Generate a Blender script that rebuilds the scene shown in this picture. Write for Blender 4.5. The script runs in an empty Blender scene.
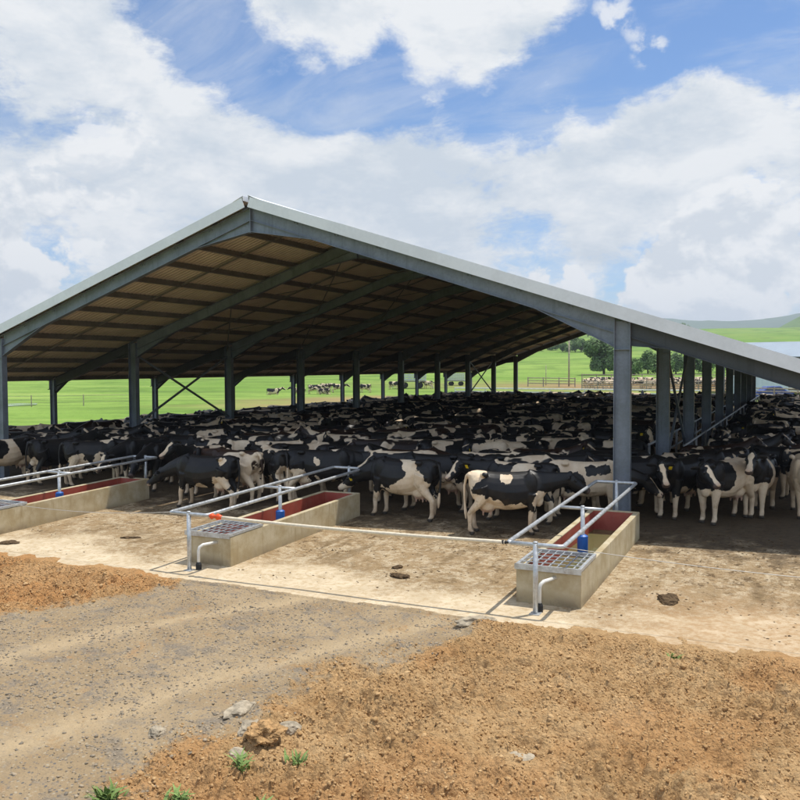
import bpy, bmesh, math, random
import numpy as np
from mathutils import Vector, Matrix, noise as mnoise
R = math.radians
rng = random.Random(11)
nrng = np.random.default_rng(5)
scene = bpy.context.scene
COL = scene.collection

# ------------------------------------------------------------------ site survey (metres)
H_CAM = 3.755
BAY = 6.0
Y0 = 18.97                     # first portal frame
X_IN_R, X_IN_L = -3.62, -23.42 # inner column rows
X_OUT_R, X_OUT_L = 0.71, -27.75
XC = -13.52                    # ridge
HR, SLOPE = 8.33, 0.333        # roof sheet top at ridge, pitch
FLOOR = 0.19
NFR = 10
Y_END = Y0 + BAY*(NFR-1)
def floor_z(y): return min(max(0.0, 0.028*(y-12.3)), FLOOR)
def roof_z(x): return HR - SLOPE*abs(x-XC)

# ------------------------------------------------------------------ helpers
class MB:
    """collects simple solids, links them as one mesh object"""
    def __init__(s): s.v=[]; s.f=[]; s.m=[]
    def raw(s, vs, fs, mi=0):
        o=len(s.v); s.v+= [tuple(v) for v in vs]
        s.f+= [tuple(i+o for i in f) for f in fs]; s.m+=[mi]*len(fs)
    def box(s, c, d, rot=None, mi=0):
        hx,hy,hz=d[0]/2,d[1]/2,d[2]/2
        vs=[Vector((x*hx,y*hy,z*hz)) for x,y,z in((-1,-1,-1),(1,-1,-1),(1,1,-1),(-1,1,-1),(-1,-1,1),(1,-1,1),(1,1,1),(-1,1,1))]
        if rot is not None: vs=[rot@v for v in vs]
        c=Vector(c); vs=[v+c for v in vs]
        s.raw(vs,[(0,3,2,1),(4,5,6,7),(0,1,5,4),(1,2,6,5),(2,3,7,6),(3,0,4,7)],mi)
    def bar(s, a, b, w, h, mi=0):
        a=Vector(a); b=Vector(b); d=(b-a); L=d.length; d.normalize()
        up=Vector((0,0,1)) if abs(d.z)<.95 else Vector((0,1,0))
        sx=d.cross(up).normalized(); u=sx.cross(d)
        M=Matrix((sx,d,u)).transposed()
        s.box((a+b)/2,(w,L,h),M,mi)
    def tube(s, pts, r, n=8, mi=0, cap=True):
        pts=[Vector(p) for p in pts]; rs=r if isinstance(r,(list,tuple)) else [r]*len(pts)
        rings=[]; prev=None
        for i,p in enumerate(pts):
            t=(pts[min(i+1,len(pts)-1)]-pts[max(i-1,0)]).normalized()
            if prev is None:
                ref=Vector((0,0,1)) if abs(t.z)<.9 else Vector((1,0,0))
                a=t.cross(ref).normalized()
            else:
                a=(prev-t*prev.dot(t)).normalized()
            prev=a; b=t.cross(a)
            rings.append([p+(a*math.cos(q)+b*math.sin(q))*rs[i] for q in [2*math.pi*k/n for k in range(n)]])
        vs=[v for rg in rings for v in rg]; fs=[]
        for i in range(len(rings)-1):
            for k in range(n):
                k2=(k+1)%n
                fs.append((i*n+k,i*n+k2,(i+1)*n+k2,(i+1)*n+k))
        if cap:
            fs.append(tuple(range(n-1,-1,-1))); fs.append(tuple((len(rings)-1)*n+k for k in range(n)))
        s.raw(vs,fs,mi)
    def ball(s, c, r, seg=10, rings=6, mi=0, scale=(1,1,1), rot=None):
        vs=[];fs=[]
        for i in range(rings+1):
            th=math.pi*i/rings
            for k in range(seg):
                ph=2*math.pi*k/seg
                v=Vector((math.sin(th)*math.cos(ph)*scale[0],math.sin(th)*math.sin(ph)*scale[1],math.cos(th)*scale[2]))*r
                if rot is not None: v=rot@v
                vs.append(v+Vector(c))
        for i in range(rings):
            for k in range(seg):
                k2=(k+1)%seg
                fs.append((i*seg+k,(i+1)*seg+k,(i+1)*seg+k2,i*seg+k2))
        s.raw(vs,fs,mi)
    def mesh(s, name, mats, smooth=False, weld=False):
        me=bpy.data.meshes.new(name); me.from_pydata(s.v,[],s.f)
        for m in (mats if isinstance(mats,(list,tuple)) else [mats]): me.materials.append(m)
        me.polygons.foreach_set('material_index',s.m)
        if weld:
            bm=bmesh.new(); bm.from_mesh(me); bmesh.ops.remove_doubles(bm,verts=bm.verts,dist=1e-5); bm.to_mesh(me); bm.free()
        if smooth: me.polygons.foreach_set('use_smooth',[True]*len(me.polygons))
        me.update(); return me
    def build(s, name, mats, parent=None, smooth=False, loc=None, bevel=0):
        o=bpy.data.objects.new(name,s.mesh(name,mats,smooth)); COL.objects.link(o)
        if parent: o.parent=parent
        if loc: o.location=loc
        if bevel:
            b=o.modifiers.new('bevel','BEVEL'); b.width=bevel; b.segments=2; b.limit_method='ANGLE'
        return o
def tag(o,label=None,cat=None,group=None,kind=None):
    if label: o['label']=label
    if cat: o['category']=cat
    if group: o['group']=group
    if kind: o['kind']=kind
    return o
def empty(name,loc,rz=0):
    o=bpy.data.objects.new(name,None); COL.objects.link(o); o.location=loc; o.rotation_euler=(0,0,rz); o.empty_display_size=.2
    return o
def grid_mesh(name,X,Y,Z,mat,smooth=True,attrs=None):
    ny,nx=X.shape
    co=np.stack([X,Y,Z],-1).reshape(-1,3).astype(np.float32)
    i=np.arange(ny*nx).reshape(ny,nx)
    q=np.stack([i[:-1,:-1],i[:-1,1:],i[1:,1:],i[1:,:-1]],-1).reshape(-1,4).astype(np.int32)
    return np_mesh(name,co,q,mat,smooth,attrs)
def np_mesh(name,co,faces,mat,smooth=False,attrs=None):
    k=faces.shape[1]; me=bpy.data.meshes.new(name)
    me.vertices.add(len(co)); me.vertices.foreach_set('co',np.ascontiguousarray(co,dtype=np.float32).ravel())
    me.loops.add(faces.size); me.loops.foreach_set('vertex_index',np.ascontiguousarray(faces,dtype=np.int32).ravel())
    me.polygons.add(len(faces)); me.polygons.foreach_set('loop_start',np.arange(0,faces.size,k,dtype=np.int32))
    me.polygons.foreach_set('loop_total',np.full(len(faces),k,dtype=np.int32))
    me.materials.append(mat)
    if smooth: me.polygons.foreach_set('use_smooth',np.ones(len(faces),dtype=bool))
    for n,a in (attrs or {}).items():
        if a.ndim==1:
            at=me.attributes.new(n,'FLOAT','POINT'); at.data.foreach_set('value',a.astype(np.float32).ravel())
        else:
            at=me.attributes.new(n,'FLOAT_VECTOR','POINT'); at.data.foreach_set('vector',a.astype(np.float32).ravel())
    me.update(calc_edges=True); me.validate()
    return me
def link(name,me,parent=None):
    o=bpy.data.objects.new(name,me); COL.objects.link(o)
    if parent: o.parent=parent
    return o
def hash2(ix,iy,seed):
    n=(ix.astype(np.int64)*374761393+iy.astype(np.int64)*668265263+seed*974634777)&0xffffffff
    n=((n^(n>>13))*1274126177)&0xffffffff
    n=(n^(n>>16))&0xffff
    return n/65535.0
def vnoise(x,y,seed=0):
    ix=np.floor(x); iy=np.floor(y); fx=x-ix; fy=y-iy
    fx=fx*fx*(3-2*fx); fy=fy*fy*(3-2*fy)
    a=hash2(ix,iy,seed);b=hash2(ix+1,iy,seed);c=hash2(ix,iy+1,seed);d=hash2(ix+1,iy+1,seed)
    return (a*(1-fx)+b*fx)*(1-fy)+(c*(1-fx)+d*fx)*fy
def fbm(x,y,oct=4,seed=0,gain=.5):
    s=0;a=1;t=0
    for o in range(oct):
        s=s+a*vnoise(x*2**o,y*2**o,seed+o*17); t+=a; a*=gain
    return s/t
def sstep(a,b,x):
    t=np.clip((x-a)/(b-a),0,1); return t*t*(3-2*t)

# ------------------------------------------------------------------ node helper
class NT:
    def __init__(s,tree): s.t=tree; s.n=tree.nodes; s.l=tree.links
    def new(s,typ,**kw):
        n=s.n.new(typ)
        for k,v in kw.items(): setattr(n,k,v)
        return n
    def put(s,sock,v):
        if isinstance(v,bpy.types.NodeSocket): s.l.new(v,sock)
        elif v is not None: sock.default_value=v
    def math(s,op,a,b=None,c=None,clamp=False):
        n=s.new('ShaderNodeMath',operation=op,use_clamp=clamp)
        for i,v in enumerate((a,b,c)):
            if v is not None: s.put(n.inputs[i],v)
        return n.outputs[0]
    def vmath(s,op,a,b=None,out=0):
        n=s.new('ShaderNodeVectorMath',operation=op)
        s.put(n.inputs[0],a)
        if b is not None: s.put(n.inputs[3 if op=='SCALE' else 1],b)
        return n.outputs[1 if op in('DOT_PRODUCT','LENGTH','DISTANCE') else 0]
    def noise(s,vec,scale,detail=4,rough=.5,dist=0,out='Fac',dims='3D'):
        n=s.new('ShaderNodeTexNoise',noise_dimensions=dims)
        s.put(n.inputs['Vector'],vec); s.put(n.inputs['Scale'],scale); s.put(n.inputs['Detail'],detail)
        s.put(n.inputs['Roughness'],rough); s.put(n.inputs['Distortion'],dist)
        return n.outputs[out]
    def voro(s,vec,scale,feature='F1',out='Distance',rand=1):
        n=s.new('ShaderNodeTexVoronoi',feature=feature); s.put(n.inputs['Vector'],vec); s.put(n.inputs['Scale'],scale)
        s.put(n.inputs['Randomness'],rand)
        return n.outputs[out]
    def ramp(s,fac,a,b,lo=0.,hi=1.,smooth=True):
        n=s.new('ShaderNodeMapRange',interpolation_type='SMOOTHSTEP' if smooth else 'LINEAR')
        s.put(n.inputs[0],fac); s.put(n.inputs[1],a); s.put(n.inputs[2],b); s.put(n.inputs[3],lo); s.put(n.inputs[4],hi)
        return n.outputs[0]
    def mix(s,fac,a,b,blend='MIX'):
        n=s.new('ShaderNodeMix',data_type='RGBA',blend_type=blend,clamp_factor=True)
        s.put(n.inputs[0],fac); s.put(n.inputs[6],c4(a)); s.put(n.inputs[7],c4(b))
        return n.outputs[2]
    def sep(s,v):
        n=s.new('ShaderNodeSeparateXYZ'); s.put(n.inputs[0],v); return n.outputs
    def comb(s,x,y,z):
        n=s.new('ShaderNodeCombineXYZ')
        for i,v in enumerate((x,y,z)): s.put(n.inputs[i],v)
        return n.outputs[0]
    def attr(s,name,out='Fac'):
        n=s.new('ShaderNodeAttribute',attribute_name=name); return n.outputs[out]
    def bump(s,h,strength=.4,dist=.02):
        n=s.new('ShaderNodeBump'); s.put(n.inputs['Strength'],strength); s.put(n.inputs['Distance'],dist); s.put(n.inputs['Height'],h)
        return n.outputs[0]
def c4(c):
    if isinstance(c,(tuple,list)) and len(c)==3: return (*c,1)
    return c
def material(name):
    m=bpy.data.materials.new(name); m.use_nodes=True
    b=m.node_tree.nodes['Principled BSDF']
    nt=NT(m.node_tree)
    return m,nt,b
def P(nt,b,color=None,rough=.6,metal=0,normal=None,spec=None):
    nt.put(b.inputs['Base Color'],c4(color)); nt.put(b.inputs['Roughness'],rough); nt.put(b.inputs['Metallic'],metal)
    if normal is not None: nt.put(b.inputs['Normal'],normal)
    if spec is not None: nt.put(b.inputs['Specular IOR Level'],spec)
def pos(nt): return nt.new('ShaderNodeNewGeometry').outputs['Position']
def objco(nt): return nt.new('ShaderNodeTexCoord').outputs['Object']

def mat_painted(name,col,var=.25,rough=.5,metal=0.,scale=3,spec=.4,streak=False,bump=.05):
    m,nt,b=material(name); p=pos(nt)
    n1=nt.noise(p,scale,5,.6); n2=nt.noise(p,scale*9,3,.6)
    f=nt.math('ADD',nt.math('MULTIPLY',n1,.7),nt.math('MULTIPLY',n2,.3))
    dark=tuple(c*(1-var) for c in col); light=tuple(min(1,c*(1+var)) for c in col)
    c=nt.mix(nt.ramp(f,.35,.65),dark,light)
    if streak:
        st=nt.noise(nt.vmath('MULTIPLY',p,(9,9,.7)),1.0,4,.6)
        c=nt.mix(nt.ramp(st,.52,.72,0,.45),c,tuple(k*.5 for k in col))
    P(nt,b,c,nt.ramp(n1,.3,.7,rough-.08,rough+.1),metal,nt.bump(n2,bump,.004),spec)
    return m
M={}
M['steel']=mat_painted('grey_painted_steel',(.158,.180,.214),.18,.45,.1,2.2,.5,True)
M['shaded_steel']=mat_painted('shade_toned_steel',(.052,.058,.066),.16,.5,.1,2.2,.4,True)  # darker copy of the frame steel: shade on outer rafters put into the colour
M['purlin']=mat_painted('galvanised_purlin',(.19,.175,.155),.2,.5,.3,2,.4)
M['barge']=mat_painted('pale_flashing',(.69,.71,.74),.06,.42,0,1.2,.5)
M['roof_out']=mat_painted('zincalume_sheet',(.55,.56,.57),.1,.4,.3,.6,.5)
M['galv']=mat_painted('galvanised_pipe',(.50,.52,.53),.18,.38,.45,14,.5)
M['blue']=mat_painted('blue_plastic',(.02,.12,.42),.15,.4,0,6,.5)
M['white_pvc']=mat_painted('white_pvc',(.68,.67,.62),.08,.35,0,9,.5)
M['black_rubber']=mat_painted('black_rubber',(.025,.025,.025),.2,.7,0,9,.3)
M['orange']=mat_painted('orange_plastic',(.75,.09,.015),.12,.4,0,9,.5)
M['rope']=mat_painted('cream_webbing',(.66,.58,.44),.12,.8,0,20,.2)
M['wire']=mat_painted('thin_wire',(.55,.52,.46),.1,.45,.5,20,.4)
M['yellow']=mat_painted('yellow_tag',(.80,.55,.02),.05,.4,0,20,.4)
M['eye']=mat_painted('dark_eye',(.008,.006,.005),.05,.12,0,20,.6)
M['wood']=mat_painted('weathered_timber',(.34,.29,.23),.3,.85,0,5,.2)
M['white_rail']=mat_painted('white_fence_paint',(.62,.63,.60),.12,.6,0,2,.3)
M['pale_wall']=mat_painted('pale_wall_sheet',(.55,.62,.70),.08,.5,.05,1,.4)
M['shed_roof']=mat_painted('weathered_roof_sheet',(.27,.32,.37),.08,.6,0,.6,.3)
M['blue_car']=mat_painted('blue_car_paint',(.03,.07,.30),.1,.25,.2,3,.6)
M['glass']=mat_painted('dark_glass',(.02,.025,.03),.1,.1,0,3,.7)
M['stone']=mat_painted('grey_stone',(.34,.285,.205),.35,.9,0,9,.2,False,.4)

def mat_red():
    m,nt,b=material('red_oxide_paint'); p=pos(nt)
    n=nt.noise(p,3,5,.65); n2=nt.noise(nt.vmath('MULTIPLY',p,(6,6,1.2)),2.5,4,.6)
    c=nt.mix(nt.ramp(n,.35,.7),(.30,.050,.032),(.36,.085,.055))
    c=nt.mix(nt.ramp(n2,.55,.75,0,.6),c,(.22,.12,.09))
    P(nt,b,c,.55,0,nt.bump(n,.1,.01)); return m
M['red']=mat_red()
def mat_concrete():
    m,nt,b=material('trough_concrete'); p=pos(nt)
    n=nt.noise(p,2.5,6,.65); st=nt.noise(nt.vmath('MULTIPLY',p,(7,7,.9)),1.6,5,.65); f=nt.noise(p,40,3,.6)
    c=nt.mix(nt.ramp(n,.3,.7),(.38,.30,.17),(.52,.45,.31))
    c=nt.mix(nt.ramp(st,.52,.72,0,.55),c,(.31,.235,.12))
    c=nt.mix(nt.ramp(f,.6,.75,0,.3),c,(.22,.19,.14))
    z=nt.sep(p)[2]
    c=nt.mix(nt.math('MULTIPLY',nt.ramp(z,.28,.03),nt.ramp(n,.4,.6,.2,.8)),c,(.20,.145,.08))   # mud splash along the foot
    P(nt,b,c,.85,0,nt.bump(nt.math('ADD',n,f),.35,.01),.2); return m
M['concrete']=mat_concrete()
def mat_water():
    m,nt,b=material('trough_water'); p=pos(nt)
    n=nt.noise(p,2.2,3,.5); r=nt.noise(p,14,2,.5)
    P(nt,b,nt.mix(n,(.10,.105,.04),(.17,.15,.07)),.06,0,nt.bump(r,.06,.01),.5); return m
M['water']=mat_water()

def mat_roof_under():
    m,nt,b=material('roof_sheet_underside'); p=pos(nt)
    n=nt.noise(nt.vmath('MULTIPLY',p,(1,.5,1)),1.1,4,.6)
    c=nt.mix(nt.ramp(n,.3,.7),(.58,.475,.38),(.70,.59,.48))
    P(nt,b,c,.55,.0,None,.4); return m
M['roof_under']=mat_roof_under()

def mat_apron():
    m,nt,b=material('stained_concrete_floor'); p=pos(nt); s=nt.sep(p); y=s[1]
    big=nt.noise(p,.45,5,.6,.4); mid=nt.noise(p,1.7,6,.68,.3); fine=nt.noise(p,9,5,.7); vf=nt.noise(p,34,4,.65)
    c=nt.mix(nt.ramp(mid,.3,.7),(.47,.375,.245),(.62,.515,.36))
    c=nt.mix(nt.ramp(fine,.46,.64,0,.6),c,(.38,.265,.135))
    # trodden straw and dung, thicker away from the scraped edge
    yy=nt.math('ADD',y,nt.ramp(big,.3,.7,-1.6,1.6))
    tread=nt.ramp(yy,11.9,14.4)
    dung=nt.math('MULTIPLY',tread,nt.ramp(nt.math('ADD',nt.math('MULTIPLY',mid,.55),nt.math('MULTIPLY',fine,.45)),.40,.54))
    c=nt.mix(nt.math('MULTIPLY',dung,.85),c,(.285,.190,.092))
    smear=nt.math('MULTIPLY',nt.ramp(nt.noise(nt.vmath('MULTIPLY',p,(1.5,.42,1)),1.6,6,.68,.5),.50,.64),nt.ramp(yy,12.6,15.2))
    c=nt.mix(nt.math('MULTIPLY',smear,.8),c,(.185,.125,.062))
    clot=nt.math('MULTIPLY',nt.ramp(nt.noise(p,5.5,6,.72,.6),.53,.61),nt.ramp(nt.math('ADD',yy,nt.ramp(mid,.3,.7,-1.5,1.5)),13.4,17.0))
    c=nt.mix(clot,c,(.12,.076,.036))
    c=nt.mix(nt.math('MULTIPLY',nt.ramp(vf,.54,.66),nt.ramp(yy,12.0,13.8,.12,.75)),c,(.13,.085,.04))
    # slurry floor where the herd stands
    wet=nt.ramp(nt.math('ADD',y,nt.ramp(mid,.3,.7,-.9,.9)),16.2,18.6)
    c=nt.mix(nt.math('MULTIPLY',wet,.9),c,nt.mix(nt.ramp(fine,.35,.65),(.040,.028,.017),(.085,.060,.036)))
    # reddish dirt washed over the right hand side of the slab
    wash=nt.math('MULTIPLY',nt.ramp(nt.math('ADD',s[0],nt.ramp(big,.3,.7,-.9,.9)),-2.9,-1.2),nt.ramp(nt.math('ADD',y,nt.ramp(mid,.3,.7,-.7,.7)),15.4,12.9))
    c=nt.mix(nt.math('MULTIPLY',wash,nt.ramp(fine,.3,.7,.35,.85)),c,(.36,.225,.110))
    h=nt.math('ADD',nt.math('MULTIPLY',mid,.5),nt.math('ADD',nt.math('MULTIPLY',fine,.6),nt.math('MULTIPLY',vf,.5)))
    P(nt,b,c,nt.ramp(wet,0,1,.9,.7),0,nt.bump(h,nt.ramp(tread,0,1,.25,.9),.05),.2)
    return m
M['apron']=mat_apron()

def mat_soil():
    m,nt,b=material('bare_soil_and_gravel'); p=pos(nt)
    g0=nt.attr('gravel'); tr=nt.attr('track'); red=nt.attr('red')
    a=nt.noise(p,.9,5,.6,.3); f=nt.noise(p,7,6,.7); v=nt.noise(p,40,4,.7)
    g=nt.ramp(nt.math('ADD',g0,nt.ramp(nt.math('ADD',nt.math('MULTIPLY',f,.5),nt.math('MULTIPLY',a,.5)),.3,.7,-.55,.55)),.22,.78)
    so=nt.mix(nt.ramp(a,.3,.7),(.44,.270,.122),(.57,.375,.185))
    so=nt.mix(nt.math('MULTIPLY',red,.85),so,(.50,.255,.098))
    so=nt.mix(nt.ramp(f,.48,.64,0,.6),so,(.29,.160,.064))
    so=nt.mix(nt.ramp(nt.noise(p,15,4,.7),.55,.68,0,.5),so,(.24,.13,.052))
    so=nt.mix(nt.ramp(v,.58,.74,0,.5),so,(.68,.50,.29))
    so=nt.mix(nt.ramp(nt.noise(p,70,3,.7),.55,.68,0,.4),so,(.28,.165,.07))
    ce=nt.voro(p,26,out='Color'); cs=nt.sep(ce)[0]
    cd=nt.voro(p,26)
    gr=nt.mix(nt.ramp(a,.3,.7),(.27,.195,.112),(.345,.258,.155))
    gr=nt.mix(nt.math('MULTIPLY',nt.ramp(cs,.55,.9),nt.ramp(cd,.5,.25)),gr,(.135,.125,.115))
    gr=nt.mix(nt.math('MULTIPLY',nt.ramp(cs,.28,.05),nt.ramp(cd,.5,.25)),gr,(.37,.31,.22))
    gr=nt.mix(nt.math('MULTIPLY',nt.ramp(nt.noise(p,2.2,6,.72,.4),.50,.62),.75),gr,nt.mix(nt.ramp(v,.4,.6),(.14,.122,.100),(.25,.212,.165)))
    gr=nt.mix(nt.ramp(nt.noise(p,1.3,5,.7,.5),.58,.70,0,.6),gr,(.36,.215,.10))
    gr=nt.mix(nt.math('MULTIPLY',tr,nt.ramp(f,.3,.7,.55,.95)),gr,(.43,.325,.195))
    c=nt.mix(g,so,gr)
    cr=nt.voro(nt.vmath('ADD',p,nt.vmath('SCALE',nt.noise(p,20,2,.5,out='Color'),.03)),30)
    h=nt.math('ADD',nt.math('MULTIPLY',f,.5),nt.math('SUBTRACT',nt.math('MULTIPLY',nt.noise(p,24,5,.75),.9),nt.math('MULTIPLY',cr,.5)))
    h=nt.math('MULTIPLY',h,nt.ramp(g,0,1,1.,.35))
    P(nt,b,c,.95,0,nt.bump(h,.85,.058),.12)
    return m
M['soil']=mat_soil()
def mat_clod():
    m,nt,b=material('soil_clods'); p=pos(nt)
    i=nt.attr('tone'); f=nt.noise(p,30,4,.7)
    c=nt.mix(i,(.36,.215,.092),(.57,.385,.195)); c=nt.mix(nt.ramp(nt.noise(p,.9,5,.6,.3),.3,.7,.35,0),c,(.33,.18,.075)); c=nt.mix(nt.ramp(f,.5,.7,0,.3),c,(.28,.16,.065))
    P(nt,b,c,.95,0,nt.bump(f,.6,.02),.1); return m
M['clod']=mat_clod()
M['soil_lump']=mat_painted('crumbled_soil',(.36,.22,.10),.45,.95,0,16,.1,False,1.0)
def mat_gravel():
    m,nt,b=material('crushed_stone'); p=pos(nt); i=nt.attr('tone'); f=nt.noise(p,60,3,.6)
    c=nt.mix(i,(.17,.148,.118),(.40,.32,.22)); c=nt.mix(nt.ramp(f,.4,.7,0,.35),c,(.2,.15,.1))
    P(nt,b,c,.85,0,nt.bump(f,.3,.01),.2); return m
M['gravel']=mat_gravel()
def mat_dung():
    m,nt,b=material('dried_dung'); p=pos(nt); f=nt.noise(p,18,5,.7)
    P(nt,b,nt.mix(nt.ramp(f,.35,.65),(.055,.036,.02),(.15,.10,.055)),.9,0,nt.bump(f,.9,.04),.1); return m
M['dung']=mat_dung()
def mat_leaf(name,a,bc,sc=.6,trans=.25):
    m,nt,b=material(name); p=pos(nt)
    n=nt.noise(p,sc,3,.6); n2=nt.noise(p,sc*7,2,.6)
    f=nt.math('ADD',nt.math('MULTIPLY',n,.6),nt.math('MULTIPLY',n2,.4))
    c=nt.mix(nt.ramp(f,.35,.65),a,bc)
    P(nt,b,c,.75,0,None,.15)
    return m
M['leaf_dark']=mat_leaf('dark_foliage',(.070,.118,.048),(.150,.215,.090))
M['leaf_mid']=mat_leaf('mid_foliage',(.075,.135,.042),(.165,.250,.085))
M['weed']=mat_leaf('weed_leaf',(.11,.17,.045),(.22,.31,.10),8)
M['bark']=mat_painted('bark',(.13,.10,.07),.3,.9,0,4,.1,False,.5)
def mat_field():
    m,nt,b=material('pasture'); p=pos(nt); s=nt.sep(p)
    d=nt.math('SQRT',nt.math('ADD',nt.math('MULTIPLY',s[0],s[0]),nt.math('MULTIPLY',s[1],s[1])))
    sp=nt.vmath('MULTIPLY',p,(1,1,.2))
    a=nt.noise(sp,.012,5,.6,.5); f=nt.noise(sp,.11,5,.65,.3); v=nt.noise(sp,1.3,4,.7)
    c=nt.mix(nt.ramp(a,.3,.7),(.150,.262,.042),(.255,.365,.078))
    c=nt.mix(nt.ramp(f,.46,.66,0,.65),c,(.085,.165,.026))
    c=nt.mix(nt.ramp(nt.noise(sp,.045,4,.6,.6),.60,.72,0,.55),c,(.27,.31,.085))
    c=nt.mix(nt.ramp(v,.45,.75,0,.45),c,(.06,.12,.02))
    rot=nt.comb(nt.math('ADD',nt.math('MULTIPLY',s[0],.9),nt.math('MULTIPLY',s[1],.43)),nt.math('SUBTRACT',nt.math('MULTIPLY',s[1],.9),nt.math('MULTIPLY',s[0],.43)),0.)
    stk=nt.noise(nt.vmath('MULTIPLY',rot,(.012,.16,1)),1.0,5,.65,.4)
    c=nt.mix(nt.ramp(stk,.50,.66,0,.6),c,(.095,.150,.035))
    c=nt.mix(nt.ramp(stk,.44,.34,0,.5),c,(.30,.36,.10))
    hill=nt.ramp(nt.math('ADD',d,nt.ramp(a,.3,.7,-60,60)),330,440)
    hc=nt.mix(nt.ramp(nt.noise(sp,.02,5,.65),.35,.65),(.19,.27,.060),(.13,.235,.045))
    hc=nt.mix(nt.ramp(nt.noise(sp,.05,4,.7),.55,.68,0,.8),hc,(.045,.095,.025))
    c=nt.mix(hill,c,hc)
    # worn earth round the yard and the lane behind the shed
    yard=nt.attr('yard'); c=nt.mix(nt.math('MULTIPLY',yard,nt.ramp(f,.25,.6,.6,1)),c,nt.mix(v,(.25,.15,.075),(.37,.25,.14)))
    P(nt,b,c,.95,0,nt.bump(v,.5,.25),.1); return m
M['field']=mat_field()
def mat_hill(name,a,bc,sc):
    m,nt,b=material(name); p=pos(nt)
    n=nt.noise(p,sc,6,.65,.4); n2=nt.noise(p,sc*5,5,.65)
    c=nt.mix(nt.ramp(n,.35,.65),a,bc); c=nt.mix(nt.ramp(n2,.55,.68,0,.7),c,tuple(k*.45 for k in a))
    P(nt,b,c,.95,0,None,.05); return m
M['hill']=mat_hill('grassy_hill',(.085,.155,.035),(.12,.20,.05),.004)
M['far_hill']=mat_hill('far_hill',(.05,.10,.05),(.075,.12,.06),.0012)

# coat of a dairy cow: lp = position on the animal, tint = its own offset
def coat_common(nt,b,black,brown=None):
    lp=nt.attr('lp','Vector'); z=nt.sep(lp)[2]
    pink=nt.attr('pink'); hoof=nt.attr('hoof')
    p=pos(nt); d=nt.noise(p,3.5,5,.65); fine=nt.noise(p,60,2,.6)
    white=nt.mix(nt.ramp(d,.35,.7),(.72,.585,.42),(.60,.455,.30))
    white=nt.mix(nt.math('MULTIPLY',nt.ramp(z,.75,.05),nt.ramp(d,.35,.65,.25,.8)),white,(.42,.30,.19))   # muddy legs
    blk=nt.mix(nt.ramp(d,.4,.7),(.009,.009,.010),(.017,.015,.014))
    if brown is not None: blk=nt.mix(brown,blk,(.032,.016,.010))
    soil=nt.math('MULTIPLY',nt.ramp(nt.noise(p,2.3,6,.7,.4),.54,.68),nt.ramp(z,1.25,.65))
    white=nt.mix(nt.math('MULTIPLY',soil,.65),white,(.26,.18,.10)); blk=nt.mix(nt.math('MULTIPLY',soil,.5),blk,(.060,.042,.026))
    c=nt.mix(black,white,blk)
    c=nt.mix(nt.math('MULTIPLY',pink,nt.ramp(black,0,1,.85,.35)),c,(.42,.27,.21))
    c=nt.mix(hoof,c,(.05,.04,.03))
    P(nt,b,c,nt.ramp(black,0,1,.75,.45),0,nt.bump(nt.math('ADD',d,nt.math('MULTIPLY',fine,.15)),.12,.03),.3)
def mat_coat():
    m,nt,b=material('holstein_coat')
    lp=nt.attr('lp','Vector'); oi=nt.new('ShaderNodeObjectInfo')
    off=nt.vmath('MULTIPLY',oi.outputs['Color'],(37.,53.,71.))
    q=nt.vmath('ADD',nt.vmath('MULTIPLY',lp,(1.,1.15,1.)),off)
    n=nt.noise(q,nt.ramp(nt.sep(oi.outputs['Color'])[0],0,1,.95,2.1,smooth=False),2.6,.45,.35)
    z=nt.sep(lp)[2]
    wz=nt.math('ADD',z,nt.ramp(nt.noise(q,5,3,.6),.3,.7,-.22,.22))
    n=nt.math('ADD',n,nt.ramp(wz,.95,.45,0,.34))
    n=nt.math('ADD',n,nt.math('MULTIPLY',nt.attr('head'),-.17))
    n=nt.math('ADD',n,nt.math('MULTIPLY',nt.attr('blaze'),.42))
    thr=oi.outputs['Alpha']
    black=nt.ramp(nt.math('SUBTRACT',n,thr),.012,-.012)
    coat_common(nt,b,black,nt.ramp(nt.sep(oi.outputs['Color'])[1],.78,.92)); return m
M['coat']=mat_coat()
def mat_herd():
    m,nt,b=material('far_herd_coat')
    lp=nt.attr('lp','Vector'); q=nt.vmath('MULTIPLY',lp,(1.,1.15,1.)); off=nt.attr('off','Vector')
    n=nt.noise(nt.vmath('ADD',q,off),1.25,2.2,.42,.35)
    z=nt.sep(lp)[2]
    n=nt.math('ADD',n,nt.ramp(z,.85,.40,0,.30))
    n=nt.math('ADD',n,nt.math('MULTIPLY',nt.attr('head'),-.17))
    black=nt.ramp(nt.math('SUBTRACT',n,nt.attr('thr')),.012,-.012)
    coat_common(nt,b,black); return m
M['herd']=mat_herd()
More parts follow.
